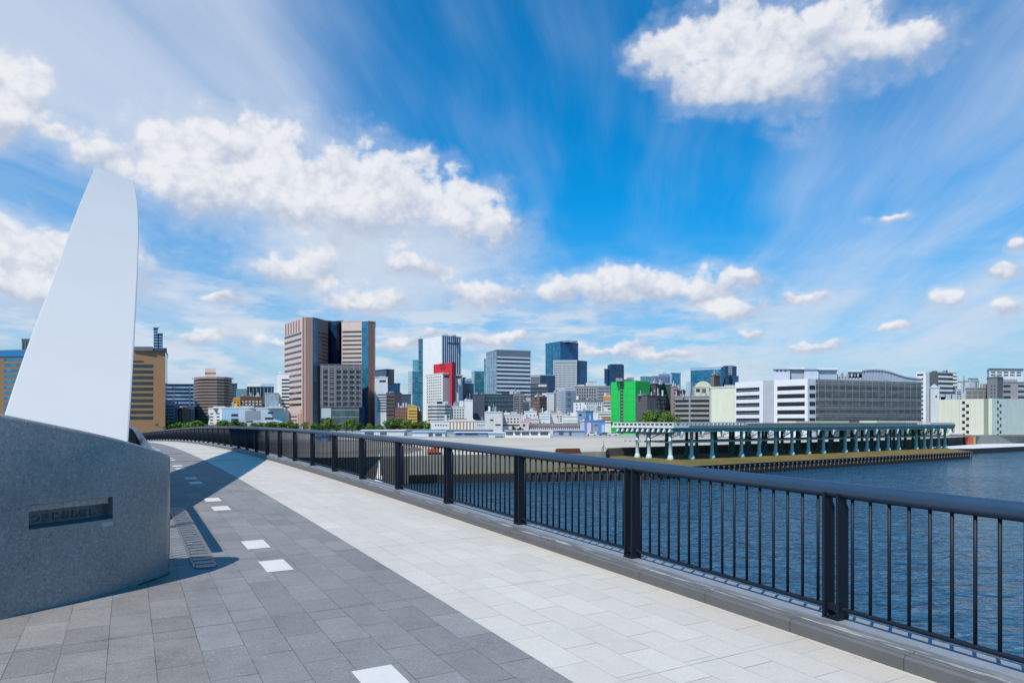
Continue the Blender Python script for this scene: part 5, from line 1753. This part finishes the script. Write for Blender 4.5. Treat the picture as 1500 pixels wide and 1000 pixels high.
for px, y in ((944, 604), (953, 600.5), (962, 599), (971, 603), (979, 602), (986, 606), (993, 610)):
    tree(px, y, 297 + (px * 7 % 9), 'yellow-green tree behind the left end of the jetty, in front of the dark block', G4, 1 if px % 2 else 0, wide=.62)
G5 = 'trees behind the right end of the jetty'
for px, y in ((1322, 626), (1334, 622), (1346, 625), (1357, 623), (1368, 627), (1376, 630)):
    tree(px, y, 276 + (px * 7 % 5), 'bright green tree seen between the columns at the right end of the jetty', G5, 1, wide=1.2)
tree(1496, 636, 300, 'dark shrub at the end of the hoarding by the right edge', None, 3, 1.5)
tree(1078, 661, 170, 'little shrub growing at the foot of the jetty columns', None, 1, 1.6, z=-6.75)

# ---------------------------------------------------------------- sun, sky, camera
SUN_AZ, SUN_EL = R(32), R(55)          # light travels towards +x +y
L = Vector((math.sin(SUN_AZ) * math.cos(SUN_EL), math.cos(SUN_AZ) * math.cos(SUN_EL), -math.sin(SUN_EL)))
sd = bpy.data.lights.new('sun', 'SUN')
sd.energy = 4.3
sd.angle = R(.53)
sd.color = (1.0, .955, .89)
so = bpy.data.objects.new('sun', sd)
so.rotation_euler = L.to_track_quat('-Z', 'Y').to_euler()
so.location = (-20, -30, 60)
col.objects.link(so)

w = bpy.data.worlds.new('World')
scene.world = w
w.use_nodes = True
nt = w.node_tree
bg = nt.nodes['Background']
n = N(nt)
sky = n.node('ShaderNodeTexSky', sky_type='NISHITA')
sky.sun_disc = False
sky.sun_elevation = SUN_EL
sky.sun_rotation = math.pi + SUN_AZ
sky.air_density, sky.dust_density, sky.ozone_density = 1.0, .35, 3.0
TINT_LOW, TINT_HIGH = (.55, 1.0, 1.2, 1), (.03, 1.14, 1.70, 1)
HAZE, CIRRUS = (4.5, 5.7, 7.4, 1), (6.4, 7.2, 8.5, 1)
CLOUD_LOW, CLOUD_HIGH = (5.0, 5.7, 7.1, 1), (8.5, 8.6, 9.0, 1)


HEAPS = [(985, 78, 66, 48), (1065, 60, 95, 62), (1150, 85, 125, 78), (1215, 60, 100, 60), (1340, 58, 76, 40), (1270, 70, 70, 44), (1120, 135, 120, 30), (1040, 120, 80, 40),
         (165, 238, 72, 30), (285, 238, 120, 70), (395, 238, 120, 70), (310, 292, 120, 48), (470, 268, 125, 66), (575, 280, 118, 64), (660, 308, 85, 52), (700, 338, 84, 40), (540, 325, 150, 46), (430, 305, 120, 40),
         (30, 150, 70, 60), (90, 195, 52, 22), (10, 185, 60, 40), (40, 385, 110, 58), (150, 400, 110, 50), (60, 430, 100, 30),
         (445, 402, 92, 40), (607, 394, 48, 25), (545, 441, 80, 20), (325, 440, 50, 13), (718, 432, 85, 28), (835, 425, 60, 28), (920, 428, 125, 36), (1035, 428, 95, 36), (1085, 405, 42, 20), (1075, 462, 66, 16),
         (1376, 443, 36, 18), (1315, 481, 30, 10), (1200, 504, 46, 10), (1478, 400, 42, 14), (1190, 441, 60, 12), (1496, 355, 26, 12), (1310, 321, 34, 9), (1100, 494, 26, 10), (300, 496, 60, 12), (420, 505, 70, 16), (590, 500, 70, 14), (730, 500, 80, 16), (900, 515, 80, 12), (985, 522, 60, 10), (1480, 455, 40, 12)]
dirv = n.node('ShaderNodeTexCoord').outputs['Generated']
sx, sy, sz = n.sep(dirv)
az = n.m('ARCTAN2', sx, sy)
el = n.m('ARCSINE', sz)
# clear sky: deepened towards the zenith
up = n.ramp(sz, .02, .30, 0.0, 1.0, False)
tint = n.mix(up, TINT_LOW, TINT_HIGH)
mul = n.node('ShaderNodeMix', data_type='RGBA', blend_type='MULTIPLY')
mul.inputs[0].default_value = 1
n.put(mul.inputs[6], sky.outputs[0])
n.put(mul.inputs[7], tint)
clear = mul.outputs[2]
# haze near the skyline
haze = n.m('MULTIPLY', n.ramp(sz, -.02, .27, 1.0, .0), n.ramp(n.noise(n.v('MULTIPLY', dirv, (1, 1, 3.4)), 4.5, 4, .55), .30, .72, .45, .95))
clear_h = n.mix(haze, clear, HAZE)
# high thin cirrus, drawn out along one direction on a level sheet
inv = n.m('DIVIDE', 1.0, n.m('MAXIMUM', n.m('ADD', sz, .10), .03))
px_, py_ = n.m('MULTIPLY', sx, inv), n.m('MULTIPLY', sy, inv)
ca, sa = math.cos(R(-10)), math.sin(R(-10))
qx = n.m('ADD', n.m('MULTIPLY', px_, ca), n.m('MULTIPLY', py_, sa))
qy = n.m('SUBTRACT', n.m('MULTIPLY', py_, ca), n.m('MULTIPLY', px_, sa))
wv = n.m('MULTIPLY', n.m('SUBTRACT', n.noise(n.comb(qx, qy, 0.0), .7, 2), .5), .35)
c1 = n.noise(n.comb(n.m('ADD', qx, wv), n.m('MULTIPLY', qy, .12), 4.0), 1.7, 7, .56)
c2 = n.noise(n.comb(qx, n.m('MULTIPLY', qy, .45), 9.3), .8, 4, .6)
lft = n.m('ADD', n.ramp(az, .20, -.50, .0, .24), n.m('MULTIPLY', n.ramp(az, .0, -.50, .0, .12), n.ramp(sz, .20, .38, .0, 1.0)))
rgt = n.ramp(az, .16, .50, .0, .17)
cir = n.ramp(n.m('ADD', n.m('ADD', n.m('MULTIPLY', c1, 1.05), n.m('MULTIPLY', c2, .75)), n.m('ADD', lft, rgt)), .86, 1.42, 0.0, .82)
cir = n.m('MULTIPLY', cir, n.m('MULTIPLY', n.ramp(sy, .45, .62, 0.0, 1.0), n.ramp(sz, .50, .62, 1.0, 0.0)))
base = n.mix(cir, clear_h, CIRRUS)
low = n.noise(n.v('MULTIPLY', dirv, (1, 1, 4.2)), 10.0, 5, .58)
low = n.m('MULTIPLY', n.ramp(low, .41, .62, 0.0, .80), n.m('MULTIPLY', n.ramp(sz, .02, .07, .25, 1.0), n.ramp(sz, .13, .26, 1.0, 0.0)))
low = n.m('MULTIPLY', low, n.ramp(az, .20, .45, 1.0, .35))
vd = n.v('LENGTH', n.v('MULTIPLY', n.v('SUBTRACT', n.comb(az, el, 0.0), (-.19, .235, 0)), (1 / .26, 1 / .10, 0)), out=1)
low = n.m('MAXIMUM', low, n.m('MULTIPLY', n.ramp(n.m('ADD', vd, n.m('MULTIPLY', n.m('SUBTRACT', n.noise(n.v('MULTIPLY', dirv, (1, 1, 2)), 7.0, 5, .6), .5), 1.4)), .25, 1.15, .72, 0.0), 1.0))
base = n.mix(low, base, (6.9, 7.5, 8.4, 1))
def lobes(v, sc):
    k = n.node('ShaderNodeTexVoronoi')
    n.put(k.inputs['Vector'], v)
    k.inputs['Scale'].default_value = sc
    return k.outputs['Distance']


wv3 = n.node('ShaderNodeTexNoise')
n.put(wv3.inputs['Vector'], dirv)
wv3.inputs['Scale'].default_value = 30
wv3.inputs['Detail'].default_value = 3
dw = n.v('ADD', n.v('MULTIPLY', dirv, (1, 1, 1.2)), n.v('MULTIPLY', n.v('SUBTRACT', wv3.outputs['Color'], (.5, .5, .5)), (.05, .05, .05)))
la, lb = lobes(dw, 22.0), lobes(dw, 55.0)
mid_n = lambda v: n.noise(n.v('MULTIPLY', v, (1, 1, 1.25)), 28.0, 6, .62)
mid = mid_n(dirv)
mid2 = mid_n(n.v('ADD', dirv, (-.010, 0.0, .020)))
big = n.noise(n.v('MULTIPLY', dirv, (1, 1, 1.3)), 9.0, 3, .5)
wx = n.noise(dirv, 14.0, 3, .6)
wy = n.noise(n.v('ADD', dirv, (3.1, 1.7, 5.2)), 14.0, 3, .6)
warp = n.comb(n.m('ADD', az, n.m('MULTIPLY', n.m('SUBTRACT', wx, .5), .085)), n.m('ADD', el, n.m('MULTIPLY', n.m('SUBTRACT', wy, .5), .055)), 0.0)
puff = n.m('ADD', n.m('MULTIPLY', n.m('SUBTRACT', mid, .5), .85), n.m('MULTIPLY', n.m('SUBTRACT', big, .5), .45))
puff = n.m('ADD', puff, n.m('ADD', n.m('MULTIPLY', n.m('SUBTRACT', .54, la), .60), n.m('MULTIPLY', n.m('SUBTRACT', .50, lb), .30)))
relief = n.m('SUBTRACT', mid, mid2)


def bgsh(c):
    k = n.node('ShaderNodeBackground')
    n.put(k.inputs['Color'], c)
    k.inputs['Strength'].default_value = .1
    return k.outputs[0]


def mixsh(f, a, b):
    k = n.node('ShaderNodeMixShader')
    n.put(k.inputs[0], f)
    n.put(k.inputs[1], a)
    n.put(k.inputs[2], b)
    return k.outputs[0]


def sector(a0, a1):             # the cumulus heaps whose bearings reach into this slice of the sky
    field = hgt = None
    for (px, py, rx, ry) in HEAPS:
        u, v_ = (px - 750) / 1000.0, (HZ - py) / 1000.0
        a, e = math.atan(u), math.atan(v_ / math.sqrt(1 + u * u))
        ra, re = rx / 1000.0 / (1 + u * u), ry / 1000.0 / math.sqrt(1 + u * u)
        if a + ra * 1.9 + .05 < a0 or a - ra * 1.9 - .05 > a1: continue
        t = n.v('MULTIPLY', n.v('SUBTRACT', warp, (a, e, 0)), (1 / ra, 1 / re, 0))
        ln = n.v('LENGTH', t, out=1)
        up_ = n.v('LENGTH', n.v('ADD', t, (.25, -.75, 0)), out=1)        # nearness to the sunlit crown
        field = ln if field is None else n.m('SMOOTH_MIN', field, ln, .25)
        hgt = up_ if hgt is None else n.m('SMOOTH_MIN', hgt, up_, .3)
    f = n.m('ADD', n.m('MINIMUM', n.m('SUBTRACT', 1.05, field), 1.1), n.m('MULTIPLY', puff, .86))
    soft = n.ramp(hgt, .6, 1.4, .42, 1.1)                            # crisp crowns, ragged undersides
    alpha = n.ramp(f, .02, n.m('ADD', soft, .05), 0.0, 1.0)
    alpha = n.m('MAXIMUM', alpha, n.ramp(f, -.35, .5, 0.0, .35))
    lit = n.m('ADD', n.ramp(hgt, .30, 1.18, .92, .0), n.m('MULTIPLY', relief, 1.5))
    lit = n.m('ADD', lit, n.m('MULTIPLY', n.m('SUBTRACT', .44, lb), .55))
    lit = n.m('ADD', lit, n.ramp(f, .1, .55, .22, .0))
    ccol = n.mix(n.m('MINIMUM', n.m('MAXIMUM', lit, 0.0), 1.0), CLOUD_LOW, CLOUD_HIGH)
    return bgsh(n.mix(n.m('MULTIPLY', alpha, n.ramp(sz, .0, .03, .0, .96)), base, ccol))


cuts = [-.40, -.12, .22]
s3 = mixsh(n.m('GREATER_THAN', az, cuts[2]), sector(cuts[1], cuts[2]), sector(cuts[2], .9))
s1 = mixsh(n.m('GREATER_THAN', az, cuts[0]), sector(-.9, cuts[0]), sector(cuts[0], cuts[1]))
front = mixsh(n.m('GREATER_THAN', az, cuts[1]), s1, s3)
is_front = n.m('MULTIPLY', n.m('GREATER_THAN', sy, .45), n.m('LESS_THAN', sz, .62))
nt.nodes.remove(bg)
nt.links.new(mixsh(is_front, bgsh(clear_h), front), nt.nodes['World Output'].inputs['Surface'])
w.cycles.sampling_method = 'MANUAL'
w.cycles.sample_map_resolution = 512

cd = bpy.data.cameras.new('camera')
cam = bpy.data.objects.new('camera', cd)
col.objects.link(cam)
cam.location = (0, 0, CZ)
cam.rotation_euler = (R(90), 0, 0)
cd.sensor_width = 36
cd.lens = 24
cd.shift_y = (HZ - 500) / 1500.0
cd.clip_start = .05
cd.clip_end = 20000
scene.camera = cam
scene.view_settings.view_transform = 'Standard'
scene.view_settings.look = 'None'
scene.view_settings.exposure = 0
scene.render.engine = 'CYCLES'
scene.cycles.use_denoising = True
scene.cycles.max_bounces = 5
scene.cycles.transparent_max_bounces = 5
scene.render.resolution_x, scene.render.resolution_y = 1024, 682
